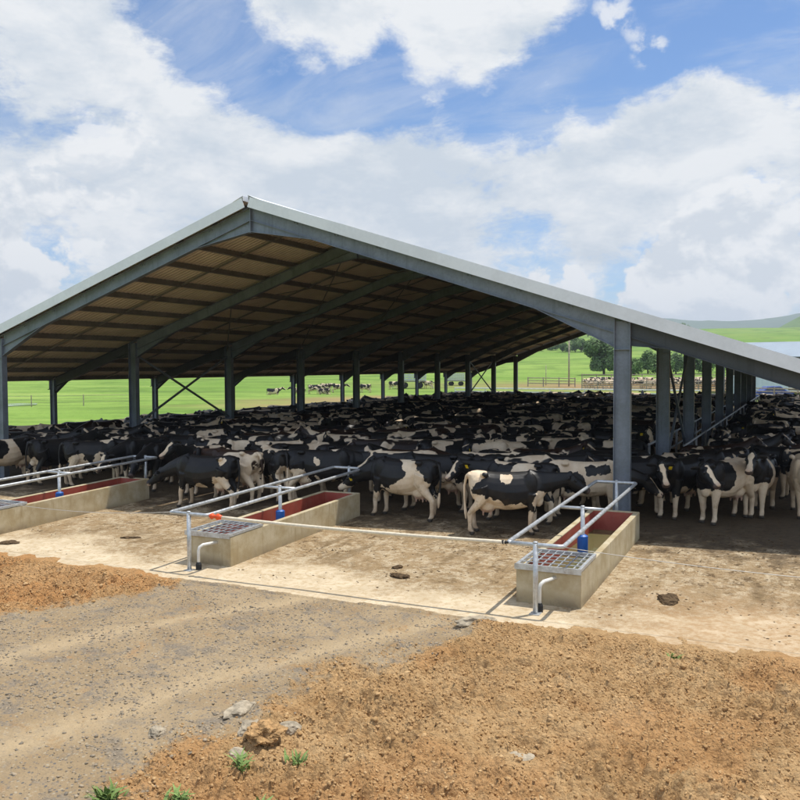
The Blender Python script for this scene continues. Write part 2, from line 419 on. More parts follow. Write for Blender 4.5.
def hero_coat(name,base,blobs,blaze=.42,leg=(.62,.36)):
    """base 1 black / 0 white; blobs (x,y,z,r,sign): sign +1 white patch, -1 black patch"""
    m,nt,b=material(name)
    lp=nt.attr('lp','Vector'); z=nt.sep(lp)[2]
    w=nt.noise(lp,4.5,4,.55,out='Color')
    q=nt.vmath('ADD',lp,nt.vmath('SCALE',nt.vmath('SUBTRACT',w,(.5,.5,.5)),.30))
    v=.25 if base==0 else -.25
    cur=None
    for (bx,by,bz,br,sg) in blobs:
        d=nt.vmath('DISTANCE',q,(bx,by,bz))
        k=nt.ramp(d,br*.85,br*1.15,sg*.5,0,smooth=False)
        cur=k if cur is None else nt.math('ADD',cur,k)
    val=nt.math('ADD',cur,v) if cur is not None else nt.math('ADD',0.,v)
    val=nt.math('ADD',val,nt.ramp(nt.math('ADD',nt.sep(q)[2],nt.ramp(nt.noise(lp,6,3,.6),.3,.7,-.13,.13)),leg[0]+.12,leg[1]+.10,0,.6))
    if base==0: val=nt.math('SUBTRACT',val,nt.math('MULTIPLY',nt.attr('head'),.62)); blaze=max(blaze,.95)
    val=nt.math('ADD',val,nt.math('MULTIPLY',nt.attr('blaze'),blaze))
    black=nt.ramp(val,.03,-.03)
    coat_common(nt,b,black); return m

# ------------------------------------------------------------------ cow anatomy
def loft(mb,rings,n=16,expo=2.3):
    """rings: (centre, side dir, up dir, half width, half height)"""
    vs=[];fs=[]
    for c,sx,up,w,h in rings:
        for k in range(n):
            a=2*math.pi*k/n; ca,sa=math.cos(a),math.sin(a)
            x=math.copysign(abs(ca)**(2/expo),ca); y=math.copysign(abs(sa)**(2/expo),sa)
            if sa>0: x*=1-.18*sa
            vs.append(Vector(c)+Vector(sx)*x*w+Vector(up)*y*h)
    m=len(rings)
    for i in range(m-1):
        for k in range(n):
            k2=(k+1)%n; fs.append((i*n+k,i*n+k2,(i+1)*n+k2,(i+1)*n+k))
    fs.append(tuple(range(n-1,-1,-1))); fs.append(tuple((m-1)*n+k for k in range(n)))
    mb.raw(vs,fs)
def make_cow_mesh(name,neck_pitch,neck_yaw,head_pitch,head_yaw,legs=(0,0,0,0),tail=0.,fat=1.,vox=.017,udder=True):
    mb=MB(); Yv=Vector((0,1,0)); Zv=Vector((0,0,1))
    T=[(-.90,1.20,.09,.13),(-.84,1.17,.20,.22),(-.70,1.12,.27,.29),(-.52,1.06,.285,.335),(-.30,1.00,.315*fat,.375),
       (-.05,.965,.345*fat,.405),(.20,.96,.34*fat,.415),(.42,.985,.305,.405),(.60,1.01,.26,.385),(.76,1.04,.20,.31),(.88,1.07,.12,.20)]
    loft(mb,[((x,0,zc),Yv,Zv,w,h) for x,zc,w,h in T],18,2.35)
    for s in(-1,1):   # hip bones and shoulder blades
        mb.ball((-.53,s*.235,1.335),.085,8,6,0,(1.3,.8,.65))
        mb.ball((.52,s*.20,1.12),.20,10,8,0,(.8,.5,1.35))
        mb.ball((-.66,s*.19,1.02),.22,10,8,0,(.95,.55,1.3))
        mb.ball((-.88,s*.09,1.30),.06,8,6)
    mb.ball((0,0,.63),.2,10,8,0,(2.2,1.0,.5))
    mb.ball((.72,0,.78),.15,10,8,0,(.8,.8,1.2))
    # neck
    base=Vector((.68,0,1.16))
    def rotv(v,pitch,yaw):
        v=Matrix.Rotation(-pitch,3,'Y')@Vector(v); return Matrix.Rotation(yaw,3,'Z')@v
    L=.66; pts=[];rs=[]
    N=5
    p=Vector((.50,0,1.12)); ring=[(p.copy(),Yv,Zv,.20,.33)]
    for i in range(N):
        t=(i+1)/N
        d=rotv((1,0,0),neck_pitch*min(1,t*1.4),neck_yaw*t)
        p=p+d*(.92/N)
        up=rotv((0,0,1),neck_pitch*min(1,t*1.4),neck_yaw*t); sx=rotv((0,1,0),0,neck_yaw*t)
        w=.20+( .095-.20)*t; h=.33+(.145-.33)*t**.8
        ring.append((p.copy(),sx,up,w,h))
    loft(mb,ring,14,2.1)
    poll=p.copy()
    yaw=neck_yaw+head_yaw
    F=rotv((1,0,0),head_pitch,yaw); U=rotv((0,0,1),head_pitch,yaw); S=rotv((0,1,0),0,yaw)
    hd=[(-.08,.02,.07,.08),(0,.01,.110,.125),(.10,-.012,.122,.148),(.20,-.035,.103,.142),(.30,-.045,.080,.115),(.39,-.045,.074,.092),(.47,-.043,.087,.086),(.53,-.043,.084,.080),(.56,-.043,.062,.058)]
    loft(mb,[(poll+F*a+U*bv,S,U,w,h) for a,bv,w,h in hd],14,2.2)
    for s in(-1,1):
        mb.ball(poll+F*.14+S*s*.095+U*.055,.035,8,6)     # brow
        e0=poll+F*.0+S*s*.10+U*.05; e1=e0+S*s*.20-U*.035-F*.05
        Mr=Matrix(((e1-e0).normalized(),F,U)).transposed()
        mb.ball((e0+e1)/2,.12,10,8,0,(1.0,.22,.52),Mr)
    mb.ball(poll-F*.02+U*.115,.06,8,6)
    # legs: hoof x offsets
    for i,s in enumerate((1,-1)):
        o=legs[i]
        fx=[(.56,.17*s,.92,.15),(.58+.2*o,.175*s,.72,.105),(.60+.7*o,.165*s,.47,.068),(.60+.9*o,.165*s,.40,.060),(.595+1.0*o,.16*s,.20,.047),(.60+1.05*o,.16*s,.125,.056),(.625+1.08*o,.16*s,.075,.05),(.65+1.1*o,.16*s,.035,.063),(.655+1.1*o,.16*s,.0,.066)]
        mb.tube([(x,y,z) for x,y,z,r in fx],[r for *_,r in fx],10)
    for i,s in enumerate((1,-1)):
        o=legs[2+i]
        hx=[(-.62,.17*s,1.05,.22),(-.55+.1*o,.19*s,.84,.165),(-.66+.3*o,.19*s,.66,.10),(-.77+.6*o,.18*s,.52,.070),(-.80+.7*o,.175*s,.46,.066),(-.775+.9*o,.175*s,.22,.049),(-.765+1.0*o,.175*s,.125,.057),(-.735+1.05*o,.175*s,.07,.052),(-.71+1.05*o,.175*s,.035,.064),(-.705+1.05*o,.175*s,0,.067)]
        mb.tube([(x,y,z) for x,y,z,r in hx],[r for *_,r in hx],10)
    if udder:
        mb.ball((-.46,0,.62),.19,12,8,0,(1.15,.95,.85))
        for tx in(-.56,-.38):
            for ty in(-.08,.08): mb.tube([(tx,ty,.52),(tx,ty,.40)],[.028,.020],6)
    # tail
    tl=[(-.86,0,1.34,.05),(-.95,.01+tail*.1,1.27,.040),(-1.0,.02+tail*.3,1.05,.030),(-1.0,.02+tail*.7,.80,.025),(-.985,.02+tail,.60,.030),(-.97,.02+tail*1.1,.45,.042),(-.96,.02+tail*1.1,.30,.022)]
    mb.tube([(x,y,z) for x,y,z,r in tl],[r for *_,r in tl],8)
    me=mb.mesh(name+'_src',M['coat'])
    bm=bmesh.new(); bm.from_mesh(me); bmesh.ops.recalc_face_normals(bm,faces=bm.faces); bm.to_mesh(me); bm.free()
    o=bpy.data.objects.new(name+'_src',me); COL.objects.link(o)
    r=o.modifiers.new('r','REMESH'); r.mode='VOXEL'; r.voxel_size=vox; r.use_smooth_shade=True
    sm=o.modifiers.new('s','SMOOTH'); sm.factor=.5; sm.iterations=3
    dg=bpy.context.evaluated_depsgraph_get(); ev=o.evaluated_get(dg)
    out=bpy.data.meshes.new_from_object(ev); out.name=name
    bpy.data.objects.remove(o); bpy.data.meshes.remove(me)
    n=len(out.vertices); co=np.empty(n*3,dtype=np.float32); out.vertices.foreach_get('co',co); co=co.reshape(-1,3)
    out.polygons.foreach_set('use_smooth',np.ones(len(out.polygons),dtype=bool))
    rel=co-np.array(poll); fa=rel@np.array(F); ua=rel@np.array(U); sa=rel@np.array(S)
    inhead=sstep(-.10,.02,fa)*(np.linalg.norm(rel,axis=1)<.75)*(np.abs(sa)<.40)*(np.abs(ua)<.3)
    wob=np.array([mnoise.noise(Vector(c)*9) for c in rel])*.035
    blaze=inhead*sstep(.056,.034,np.abs(sa)+wob*1.5+.10*np.clip(.16-fa,-.12,.0)+.16*np.clip(.06-fa,0,.2))*(ua>-.02)*sstep(-.02,.06,fa)
    muzzle=inhead*sstep(.47,.53,fa)
    nostril=inhead*(np.exp(-(((np.abs(sa)-.045)/.02)**2+((ua+.02)/.022)**2))>.4)*(fa>.50)
    pink=np.maximum(muzzle*.55,sstep(.60,.50,co[:,2])*sstep(.26,.2,np.abs(co[:,0]+.46))*(np.abs(co[:,1])<.15)*(co[:,2]>.36)*(1 if udder else 0))
    hoof=np.maximum(sstep(.085,.06,co[:,2]),nostril*.9)
    sw=sstep(-.90,-.93,co[:,0])*sstep(.62,.5,co[:,2])
    attrs=dict(head=inhead,blaze=np.maximum(blaze,sw),pink=pink,hoof=hoof)
    for k,a in attrs.items():
        at=out.attributes.new(k,'FLOAT','POINT'); at.data.foreach_set('value',a.astype(np.float32))
    at=out.attributes.new('lp','FLOAT_VECTOR','POINT'); at.data.foreach_set('vector',co.ravel())
    info=dict(poll=poll,F=F,U=U,S=S)
    if not out.materials: out.materials.append(M['coat'])
    else: out.materials[0]=M['coat']
    return out,info
POSES={}
def pose(key,*a,**k): POSES[key]=make_cow_mesh('cow_'+key,*a,**k)
pose('level',R(10),0,R(-28),0,(.04,-.08,.0,-.10))
pose('alert',R(30),R(8),R(-25),R(-8),(.0,.05,-.12,.05),.04)
pose('turn_left',R(15),R(38),R(-30),R(30),(.02,-.04,-.05,.04),-.04,.95)
pose('turn_right',R(15),R(-38),R(-30),R(-30),(-.05,.04,.05,-.08),.03)
pose('face_left',R(14),R(22),R(-38),R(20),(.0,.03,-.06,.03))
pose('low',R(-14),R(6),R(-38),R(4),(.05,-.03,.02,-.06),.02,.94)
pose('drink',R(-22),0,R(-30),0,(.10,-.02,-.08,.06),.05,1.04)
pose('rest_chin',R(6),R(-14),R(-10),R(-10),(-.03,.06,-.05,.08),-.05,1.05)
COUNT=[0]
EYE=MB(); EYE.ball((0,0,0),.026,8,6); EYE_ME=EYE.mesh('eye',M['eye'],True)
TAG=MB(); TAG.box((0,0,0),(.012,.075,.085)); TAG_ME=TAG.mesh('ear_tag',M['yellow'])
HERD_GROUP='dairy cows crowded under the shed roof'
def add_child(name,me,parent,loc,M3=None):
    o=link(name,me,parent); o.location=loc
    if M3 is not None: o.rotation_euler=M3.to_euler()
    return o
def place_cow(key,x,y,heading,label,thr=None,mat=None,scale=1.,eyes=True,tagside=0,group=HERD_GROUP,z=None,cat='cow'):
    me,inf=POSES[key]
    o=link('cow',me); o.location=(x,y,floor_z(y) if z is None else z); o.rotation_euler=(0,0,R(heading)); o.scale=(scale*rng.uniform(.95,1.05),scale*rng.uniform(.93,1.08),scale)
    o.color=(rng.random(),rng.random(),rng.random(),thr if thr is not None else .5)
    if mat is not None:
        o.material_slots[0].link='OBJECT'; o.material_slots[0].material=mat
    tag(o,label,cat,group)
    p,F,U,S=inf['poll'],inf['F'],inf['U'],inf['S']
    if eyes:
        for s in(-1,1): add_child('eye',EYE_ME,o,p+F*.155+S*s*.104+U*.035)
    if tagside:
        add_child('ear_tag',TAG_ME,o,p+S*tagside*.20-U*.03+F*.005,Matrix((F,S,U)).transposed())
    return o

# ------------------------------------------------------------------ the shed
shed=tag(empty('cattle_shed',(XC,Y0,0)),'long open steel-framed cattle shed with pitched metal roof over the herd','cattle shed')
shed.location=(0,0,0)
RT=.215            # sheet top to rafter top
RD=.36
COLW,COLF=.36,.20
def rafter_profile(x):
    top=roof_z(x)-RT-.0
    bot=top-RD
    d=abs(x-XC)
    cin=abs(X_IN_R-XC)
    if d<1.9: bot-= .30*(1-d/1.9)**1.0 - .0
    if cin-2.0<d<=cin: bot-= .34*(d-(cin-2.0))/2.0
    if cin<d<cin+.9: bot-= .22*(1-(d-cin)/.9)
    cout=abs(X_OUT_R-XC)
    if cout-.75<d<=cout: bot-= .30*(d-(cout-.75))/.75
    return top,bot
for n in range(NFR):
    y=Y0+n*BAY
    for X in (X_IN_L,X_IN_R,X_OUT_L,X_OUT_R):
        inner=X in (X_IN_L,X_IN_R)
        cw=COLW if inner else .24; cf=COLF if inner else .15
        zt=roof_z(X)-RT-.06
        mb=MB()
        mb.box((X,y,(zt+.02)/2),(cw-.03,.012,zt-.02))
        for s in(-1,1): mb.box((X+s*(cw/2-.0075),y,zt/2),(.015,cf,zt))
        sgn=-1 if X<XC else 1
        top,bot=rafter_profile(X-sgn*.02)
        for s in(-1,1): mb.box((X,y+s*(cf/4+.003),bot+.01),(cw-.034,cf/2-.01,.014))   # stiffener plates
        c=mb.build('column',M['steel'],shed)
        b=MB(); b.box((X,y,FLOOR+.013),(cw+.14,cf+.16,.022))
        for sx in(-1,1):
            for sy in(-1,1): b.tube([(X+sx*(cw/2+.035),y+sy*(cf/2+.04),FLOOR+.02),(X+sx*(cw/2+.035),y+sy*(cf/2+.04),FLOOR+.07)],.014,6)
        b.build('base_plate',M['steel'],c)
    # rafter pair of this frame: web plates and flanges
    mb_in=MB(); mb_out={-1:MB(),1:MB()}; mb=mb_in
    cin=abs(X_IN_R-XC); cout=abs(X_OUT_R-XC)
    for sg in(-1,1):
        ds=[.012,.95,1.9,cin-2.0,cin-COLW/2,cin+COLW/2,cin+.9,cout-.75,cout-.12,cout+.12,cout+.24]
        for i in range(len(ds)-1):
            a,bb=ds[i],ds[i+1]; mb=mb_in if a<cin+.1 else mb_out[sg]
            if abs(a-(cin-COLW/2))<1e-6 or abs(a-(cout-.12))<1e-6:      # across the column head: cap plate only
                xa,xb=XC+sg*a,XC+sg*bb
                mb.bar((xa,y,roof_z(xa)-RT-.008),(xb,y,roof_z(xb)-RT-.008),.18,.014); continue
            xa,xb=XC+sg*a,XC+sg*bb
            ta,ba=rafter_profile(XC+sg*(a+1e-4)); tb,bt=rafter_profile(XC+sg*(bb-1e-4))
            t=.006
            vs=[(xa,y-t,ba),(xb,y-t,bt),(xb,y-t,tb-.016),(xa,y-t,ta-.016),(xa,y+t,ba),(xb,y+t,bt),(xb,y+t,tb-.016),(xa,y+t,ta-.016)]
            mb.raw(vs,[(0,1,2,3),(7,6,5,4),(0,4,5,1),(3,2,6,7),(0,3,7,4),(1,5,6,2)])
            mb.bar((xa,y,ta-.008),(xb,y,tb-.008),.17,.014)
            mb.bar((xa,y,ba-.008),(xb,y,bt-.008),.17,.014)
            if ta-ba>RD+.05 or tb-bt>RD+.05:                              # haunch: the straight flange line
                for s in(-1,1): mb.bar((xa,y+s*.045,ta-RD),(xb,y+s*.045,tb-RD),.07,.012)
    mb=mb_in; tp,bt=rafter_profile(XC)
    for sg in(-1,1):
        for k in range(8):          # cleat bolts through the web
            xx=XC+sg*(1.35+1.22*k); tz_=rafter_profile(xx)[0]
            mb.box((xx,y-.02,tz_-.07),(.03,.03,.03)); mb.box((xx+.09*sg,y-.02,tz_-.10),(.03,.03,.03))
    mb.box((XC,y,(tp+bt)/2-.01),(.022,.19,tp-bt+.06))
    mb.build('rafter',M['steel'],shed); [mb_out[sg].build('lean_to_rafter',M['shaded_steel'],shed) for sg in(-1,1)]
# purlins
YA,YB=Y0-.14,Y_END+.14
ds=[.28]+[1.35+1.22*i for i in range(10)]+[13.4,14.46]
SL=math.atan(SLOPE)
for sg in(-1,1):
    for d in ds:
        if d>14.75: continue
        X=XC+sg*d; zt=roof_z(X)-.035
        Mr=Matrix.Rotation(sg*SL,3,'Y')
        mb=MB()
        for (dx,dz,w,h) in ((0,-.0875,.006,.175),(.033,-.003,.07,.006),(.033,-.172,.07,.006),(.066,-.012,.005,.022),(.066,-.163,.005,.022)):
            c=Mr@Vector((sg*dx,0,dz)); mb.box((X+c.x,(YA+YB)/2,zt+c.z),(w,YB-YA,h),Mr)
        mb.build('purlin',M['purlin'],shed)
# bridging bars, mid bay, down the slope; roof bracing rods
for n in range(NFR-1):
    y=Y0+(n+.5)*BAY; mb=MB()
    for sg in(-1,1):
        xa,xb=XC+sg*.3,XC+sg*14.4
        mb.bar((xa,y,roof_z(xa)-.17),(xb,y,roof_z(xb)-.17),.05,.05)
    mb.build('bridging_bar',M['purlin'],shed)
for n in (1,2,7):
    for sg in(-1,1):
        for k in range(2):
            xa,xb=XC+sg*(.4+4.8*k),XC+sg*(.4+4.8*(k+1))
            mb=MB()
            mb.tube([(xa,Y0+n*BAY,roof_z(xa)-.42),(xb,Y0+(n+1)*BAY,roof_z(xb)-.42)],.022,6)
            mb.tube([(xb,Y0+n*BAY,roof_z(xb)-.46),(xa,Y0+(n+1)*BAY,roof_z(xa)-.46)],.022,6)
            mb.build('roof_brace',M['purlin'],shed)
# wall bracing
for X,n,off in ((X_IN_L,1,1.4),(X_IN_R,1,.1),(X_IN_L,7,1.4)):
    ya,yb=Y0+n*BAY+.12,Y0+(n+1)*BAY-.12; zt=roof_z(X)-.75
    mb=MB()
    mb.bar((X-.03,ya,FLOOR+off),(X-.03,yb,zt),.07,.07); mb.bar((X+.05,ya,zt),(X+.05,yb,FLOOR+off),.07,.07)
    mb.build('wall_brace',M['steel'],shed)
# corrugated sheets
YS,YE=Y0-.26,Y_END+.26
def sheet(sg,name,top,mat):
    pr=[]; y=YS; pitch=.19
    prof=((0,0),(.028,.048),(.068,.048),(.096,0))
    while y<YE-.19:
        for dy,dz in prof: pr.append((y+dy,dz))
        y+=pitch
    pr.append((YE,0))
    vs=[];d0,d1=.10,14.62
    up=Vector((sg*math.sin(SL),0,math.cos(SL)))
    for (yy,dz) in pr:
        for d in (d0,d1):
            X=XC+sg*d; p=Vector((X,yy,roof_z(X)-.040+(0 if top else -.004)))+up*dz; vs.append(p)
    fs=[]
    for i in range(len(pr)-1):
        f=(2*i,2*i+1,2*i+3,2*i+2)
        if sg<0: f=f[::-1]
        if top: f=f[::-1]
        fs.append(f)
    mb=MB(); mb.raw(vs,fs); return mb.build(name,mat,shed)
for sg in(-1,1):
    sh=sheet(sg,'roof_sheet',True,M['roof_out'])
    un=sheet(sg,'roof_lining',False,M['roof_under'])
    for yy,s in((YS-.015,-1),(YE+.015,1)):
        mb=MB(); xa,xb=XC+sg*.09,XC+sg*14.66
        mb.bar((xa,yy,roof_z(xa)-.10),(xb,yy,roof_z(xb)-.10),.012,.27)
        za,zb=roof_z(xa)+.038,roof_z(xb)+.038
        mb.bar((xa,yy-s*.10,za+.004),(xb,yy-s*.10,zb+.004),.21,.010)
        mb.bar((xa,yy-s*.010,roof_z(xa)-.235),(xb,yy-s*.010,roof_z(xb)-.235),.028,.010)
        mb.build('barge_flashing',M['barge'],shed)
    # ridge flashing: raised lip on each side of the vent slot
    mb=MB(); xa,xb=XC+sg*.085,XC+sg*.42
    mb.bar((xa,(YS+YE)/2,roof_z(xa)+.075),(xb,(YS+YE)/2,roof_z(xb)+.045),YE-YS+.06,.010)
    mb.box((xa,(YS+YE)/2,roof_z(xa)+.01),(.010,YE-YS+.06,.13))
    mb.build('ridge_flashing',M['barge'],shed)

# ------------------------------------------------------------------ water troughs and their pipe rails
def shz(y): return floor_z(y)
def trough(cx,label,rail_label,pipe_dx):
    x0,x1=cx-.52,cx+.52; ya,yb=12.80,17.95; h=.56; t=.11
    root=tag(empty('water_trough',(0,0,0)),label,'water trough')
    mb=MB()
    ys=[ya,ya+t]+list(np.linspace(ya+t,yb-t,7)[1:-1])+[yb-t,yb]
    outer=[]
    # walls as four solids sharing mitred ends
    def wall(pl):
        (xa,y_a),(xb,y_b),(xc,y_c),(xd,y_d)=pl
        vs=[(x,y,shz(y)-.04) for x,y in pl]+[(x,y,shz(y)+h) for x,y in pl]
        mb.raw(vs,[(3,2,1,0),(4,5,6,7),(0,1,5,4),(1,2,6,5),(2,3,7,6),(3,0,4,7)])
    wall([(x0,ya),(x1,ya),(x1-t,ya+t),(x0+t,ya+t)])
    wall([(x1,ya),(x1,yb),(x1-t,yb-t),(x1-t,ya+t)])
    wall([(x1,yb),(x0,yb),(x0+t,yb-t),(x1-t,yb-t)])
    wall([(x0,yb),(x0,ya),(x0+t,ya+t),(x0+t,yb-t)])
    mb.box((cx,(ya+yb)/2,.06),(x1-x0-.02,yb-ya-.02,.10))
    mb.build('concrete_tank',M['concrete'],root,bevel=.012)
    mb=MB(); e=.006
    a,b,c,d=(x0+t+e,ya+t+e),(x1-t-e,ya+t+e),(x1-t-e,yb-t-e),(x0+t+e,yb-t-e)
    for p,q in((a,b),(b,c),(c,d),(d,a)):
        mb.raw([(*p,shz(p[1])+.10),(*q,shz(q[1])+.10),(*q,shz(q[1])+h-.015),(*p,shz(p[1])+h-.015)],[(3,2,1,0)])
    mb.build('red_lining',M['red'],root)
    mb=MB(); mb.box((cx,(ya+yb)/2,.29),(x1-x0-2*t-.02,yb-ya-2*t-.02,.02)); mb.build('water',M['water'],root)
    # galvanised guard over the float valve at the near end
    g0,g1=ya-.01,ya+1.05; mb=MB()
    gz=lambda y: shz(y)+h+.035
    for xx in (x0+.02,x1-.02): mb.bar((xx,g0,gz(g0)),(xx,g1,gz(g1)),.05,.05)
    for yy in (g0,g1): mb.bar((x0,yy,gz(yy)),(x1,yy,gz(yy)),.05,.05)
    mb.box((cx,g0-.028,gz(g0)-.015),(x1-x0+.03,.006,.09))
    for k in range(1,8):
        xx=x0+(x1-x0)*k/8; mb.bar((xx,g0+.02,gz(g0)+.005),(xx,g1-.02,gz(g1)+.005),.018,.018)
    for k in range(1,5):
        yy=g0+(g1-g0)*k/5; mb.bar((x0+.03,yy,gz(yy)+.018),(x1-.03,yy,gz(yy)+.018),.020,.012)
    mb.build('valve_guard',M['galv'],root)
    # supply pipe out of the ground and through the end wall
    px=cx+pipe_dx
    mb=MB(); mb.tube([(px,12.44,-.02),(px,12.44,.36),(px+.01,12.46,.42),(px+.04,12.52,.455),(px+.15,12.81,.46)],.030,10)
    mb.build('supply_pipe',M['white_pvc'],root,True)
    mb=MB(); mb.tube([(px,12.44,-.01),(px,12.44,.10)],.055,12); mb.tube([(px,12.44,.10),(px,12.44,.14)],[.055,.038],12); mb.build('pipe_collar',M['black_rubber'],root)
    # pipe rail
    rail=tag(empty('pipe_rail',(0,0,0)),rail_label,'pipe rail')
    zr=lambda y: 1.06+.030*(y-12.3)
    xa,xb=cx-.50,cx+.36; yf,yk=12.32,18.45
    mb=MB()
    def rr(pts,r=.034): mb.tube(pts,r,10)
    f=.06
    rr([(xa+f,yf,zr(yf)),(xb-f,yf,zr(yf)),(xb-.015,yf+.015,zr(yf)),(xb,yf+f,zr(yf)),(xb,yk-f,zr(yk)),(xb-.015,yk-.015,zr(yk)),(xb-f,yk,zr(yk)),(xa+f,yk,zr(yk)),(xa+.015,yk-.015,zr(yk)),(xa,yk-f,zr(yk)),(xa,yf+f,zr(yf)),(xa+.015,yf+.015,zr(yf)),(xa+f,yf,zr(yf))])
    ym=15.35
    rr([(xa,ym,zr(ym)),(xb,ym,zr(ym))],.030)
    mb.build('rail_loop',M['galv'],rail,True)
    px=cx-.06
    for yy,zb in((yf,-.01),(ym,.10),(yk,FLOOR-.02)):
        mb=MB(); mb.tube([(px,yy,zb),(px,yy,zr(yy)+.03)],.040,12); mb.tube([(px,yy,zr(yy)+.03),(px,yy,zr(yy)+.05)],[.045,.03],12)
        p=mb.build('post',M['galv'],rail,True)
        if yy==ym:
            mb=MB(); mb.tube([(px,ym,.33),(px,ym,.64)],.098,20); mb.tube([(px,ym,.64),(px,ym,.665)],[.098,.06],20)
            mb.build('blue_sleeve',M['blue'],p)
        if yy==yf:
            mb=MB(); mb.box((px,yy,.006),(.16,.16,.012)); mb.build('foot_plate',M['galv'],p)
    return root,rail
trough(-3.58,'concrete water trough with red lining below the front right column','galvanised pipe rail loop over the trough by the front right column',-.03)
trough(-10.22,'concrete water trough in the middle of the three, a black cow drinking at its end','galvanised pipe rail with an orange hook over the middle water trough',.06)
trough(-16.86,'concrete water trough cut by the left picture edge, red lining showing','galvanised pipe rail over the trough at the left picture edge',.06)

# gate tape from the middle rail to the right rail
def sag(a,b,s,n=24):
    a=Vector(a);b=Vector(b); return [a.lerp(b,i/n)-Vector((0,0,s*4*(i/n)*(1-i/n))) for i in range(n+1)]
gt=tag(empty('tape_gate',(-9.8,12.32,1.06)),'cream gate tape stretched between two trough rails with orange hook','tape gate'); gt.location=(0,0,0)
mb=MB(); mb.tube(sag((-9.50,12.30,1.05),(-4.12,12.30,1.06),.03),.032,8); mb.build('tape',M['rope'],gt,True)
mb=MB(); mb.tube([(-9.78,12.30,1.06),(-9.72,12.30,1.06),(-9.70,12.30,1.06),(-9.62,12.30,1.055),(-9.60,12.30,1.055),(-9.50,12.30,1.05)],[.03,.06,.035,.035,.062,.035],12); mb.build('hook',M['orange'],gt,True)
mb=MB(); mb.tube([(-4.30,12.30,1.06),(-4.14,12.30,1.06),(-4.04,12.32,1.06)],[.018,.034,.012],8); mb.build('end_clip',M['black_rubber'],gt,True)
mb=MB(); mb.tube(sag((-16.52,12.32,1.06),(-10.74,12.32,1.06),.16),.006,6); tag(mb.build('fence_wire',M['wire'],None,True),'thin wire sagging between the left and middle trough rails','wire')
mb=MB(); mb.tube(sag((-3.20,12.32,1.06),(4.2,12.30,1.10),.14),.006,6); tag(mb.build('fence_wire',M['wire'],None,True),'thin wire running right from the rail of the right trough','wire')
mb=MB(); mb.tube([(4.2,12.30,-.05),(4.2,12.30,1.2)],.05,10); tag(mb.build('fence_post',M['wood'],None,True),'timber post holding the wire end beyond the right edge','post')

# feed lane rails inside, along the inner right columns
fr=tag(empty('lane_rail',(0,0,0)),'grey pipe lane rail running back along the right column row','pipe rail')
for X in(-3.12,-4.12):
    for zz in (.75,1.25):
        mb=MB(); mb.tube([(X,25.6,FLOOR+zz),(X,Y_END-1,FLOOR+zz)],.034,8); mb.build('rail',M['galv'],fr,True)
    for k in range(16):
        yy=25.7+k*3.0
        if yy>Y_END-1: break
        mb=MB(); mb.tube([(X,yy,FLOOR-.02),(X,yy,FLOOR+1.29)],.038,8); mb.build('post',M['galv'],fr,True)

# ------------------------------------------------------------------ floor slab, soil, terrain
nx,ny=200,150
X,Y=np.meshgrid(np.linspace(-44,9,nx),np.concatenate([np.linspace(11.70,20,70),np.linspace(20.4,75.5,80)]))
Z=np.clip(.028*(Y-12.3),0,FLOOR)+ (vnoise(X*1.3,Y*1.3,4)-.5)*.012
ap=link('concrete_floor',grid_mesh('concrete_floor',X,Y,Z,M['apron'])); tag(ap,kind='structure')
mb=MB(); mb.box((-17.5,11.697,-.06),(53,.004,.118)); e=mb.build('slab_edge',M['concrete'],ap)

def in_band(x,y):
    """gravel track: distance-like mask between its two edges"""
    up=np.interp(y,[3,7,9.03,9.84,10.55,11.4,12],[-13.5,-12.2,-11.3,-10.9,-10.5,-10.2,-10.4])
    lo=np.interp(y,[3,5.39,6.68,8.03,9.09,10.52,12.1],[-5.1,-5.35,-5.7,-5.65,-5.35,-4.65,-4.2])
    wob=(fbm(x*1.1,y*1.1,4,3)-.5)*1.6+(fbm(x*6,y*6,3,9)-.5)*.5
    return sstep(-.35,.35,x-up+wob)*sstep(-.75,.55,lo-x+wob)
def track(x,y,ty,tx,w):
    c=np.interp(y,ty,tx)+(fbm(x*.8,y*.8,3,21)-.5)*.5
    return np.exp(-((x-c)/w)**2)
DX=.022; DY=.020
xs=np.arange(-19,5.01,DX); ys=np.arange(4.0,12.25,DY)
X,Y=np.meshgrid(xs,ys)
G=in_band(X,Y)
TR=np.maximum(track(X,Y,[3,7.67,8.42,9.9,10.89,12],[-10.2,-9.6,-9.1,-8.6,-7.9,-7.2],.28),track(X,Y,[3,5.73,6.7,7.81,9.41,11.3,12],[-7.5,-7.15,-6.95,-6.75,-6.05,-5.1,-4.8],.30))*G
lump=fbm(X*2.4,Y*2.4,5,31,.58); clod=fbm(X*9,Y*9,3,51,.62); bil=1-np.abs(2*fbm(X*6.5,Y*6.5,3,61,.5)-1)*2.2; bil2=1-np.abs(2*vnoise(X*17,Y*17,63)-1)
big=fbm(X*.5,Y*.5,3,71)
rough=1-G
dens=sstep(.30,.62,fbm(X*1.3,Y*1.3,3,77))
Zs=-.05+ rough*((lump-.45)*.30+(.35+.65*dens)*((clod-.5)*.20-bil*.050+bil2*.030+(fbm(X*18,Y*18,2,67)-.5)*.075)) + G*((lump-.5)*.035+(clod-.5)*.03+bil2*.008) - TR*.02 + (big-.5)*.10
edge=sstep(11.72,11.25,Y)
berm=np.exp(-((np.minimum(Y,11.5)-11.35)/.22)**2)*sstep(12.0,11.6,Y)*rough*(.02+.10*(fbm(X*1.7,Y*.3,3,91)))
right=sstep(-5.0,-4.2,X)
Zs=Zs*(.25+.75*edge)+berm*.8
spill=sstep(.40,.70,fbm(X*1.5,Y*.6,4,301))*(.35+.65*rough); reach=11.68+.42*spill*(.4+.9*fbm(X*4,Y*4,3,311))
over=Y>11.66
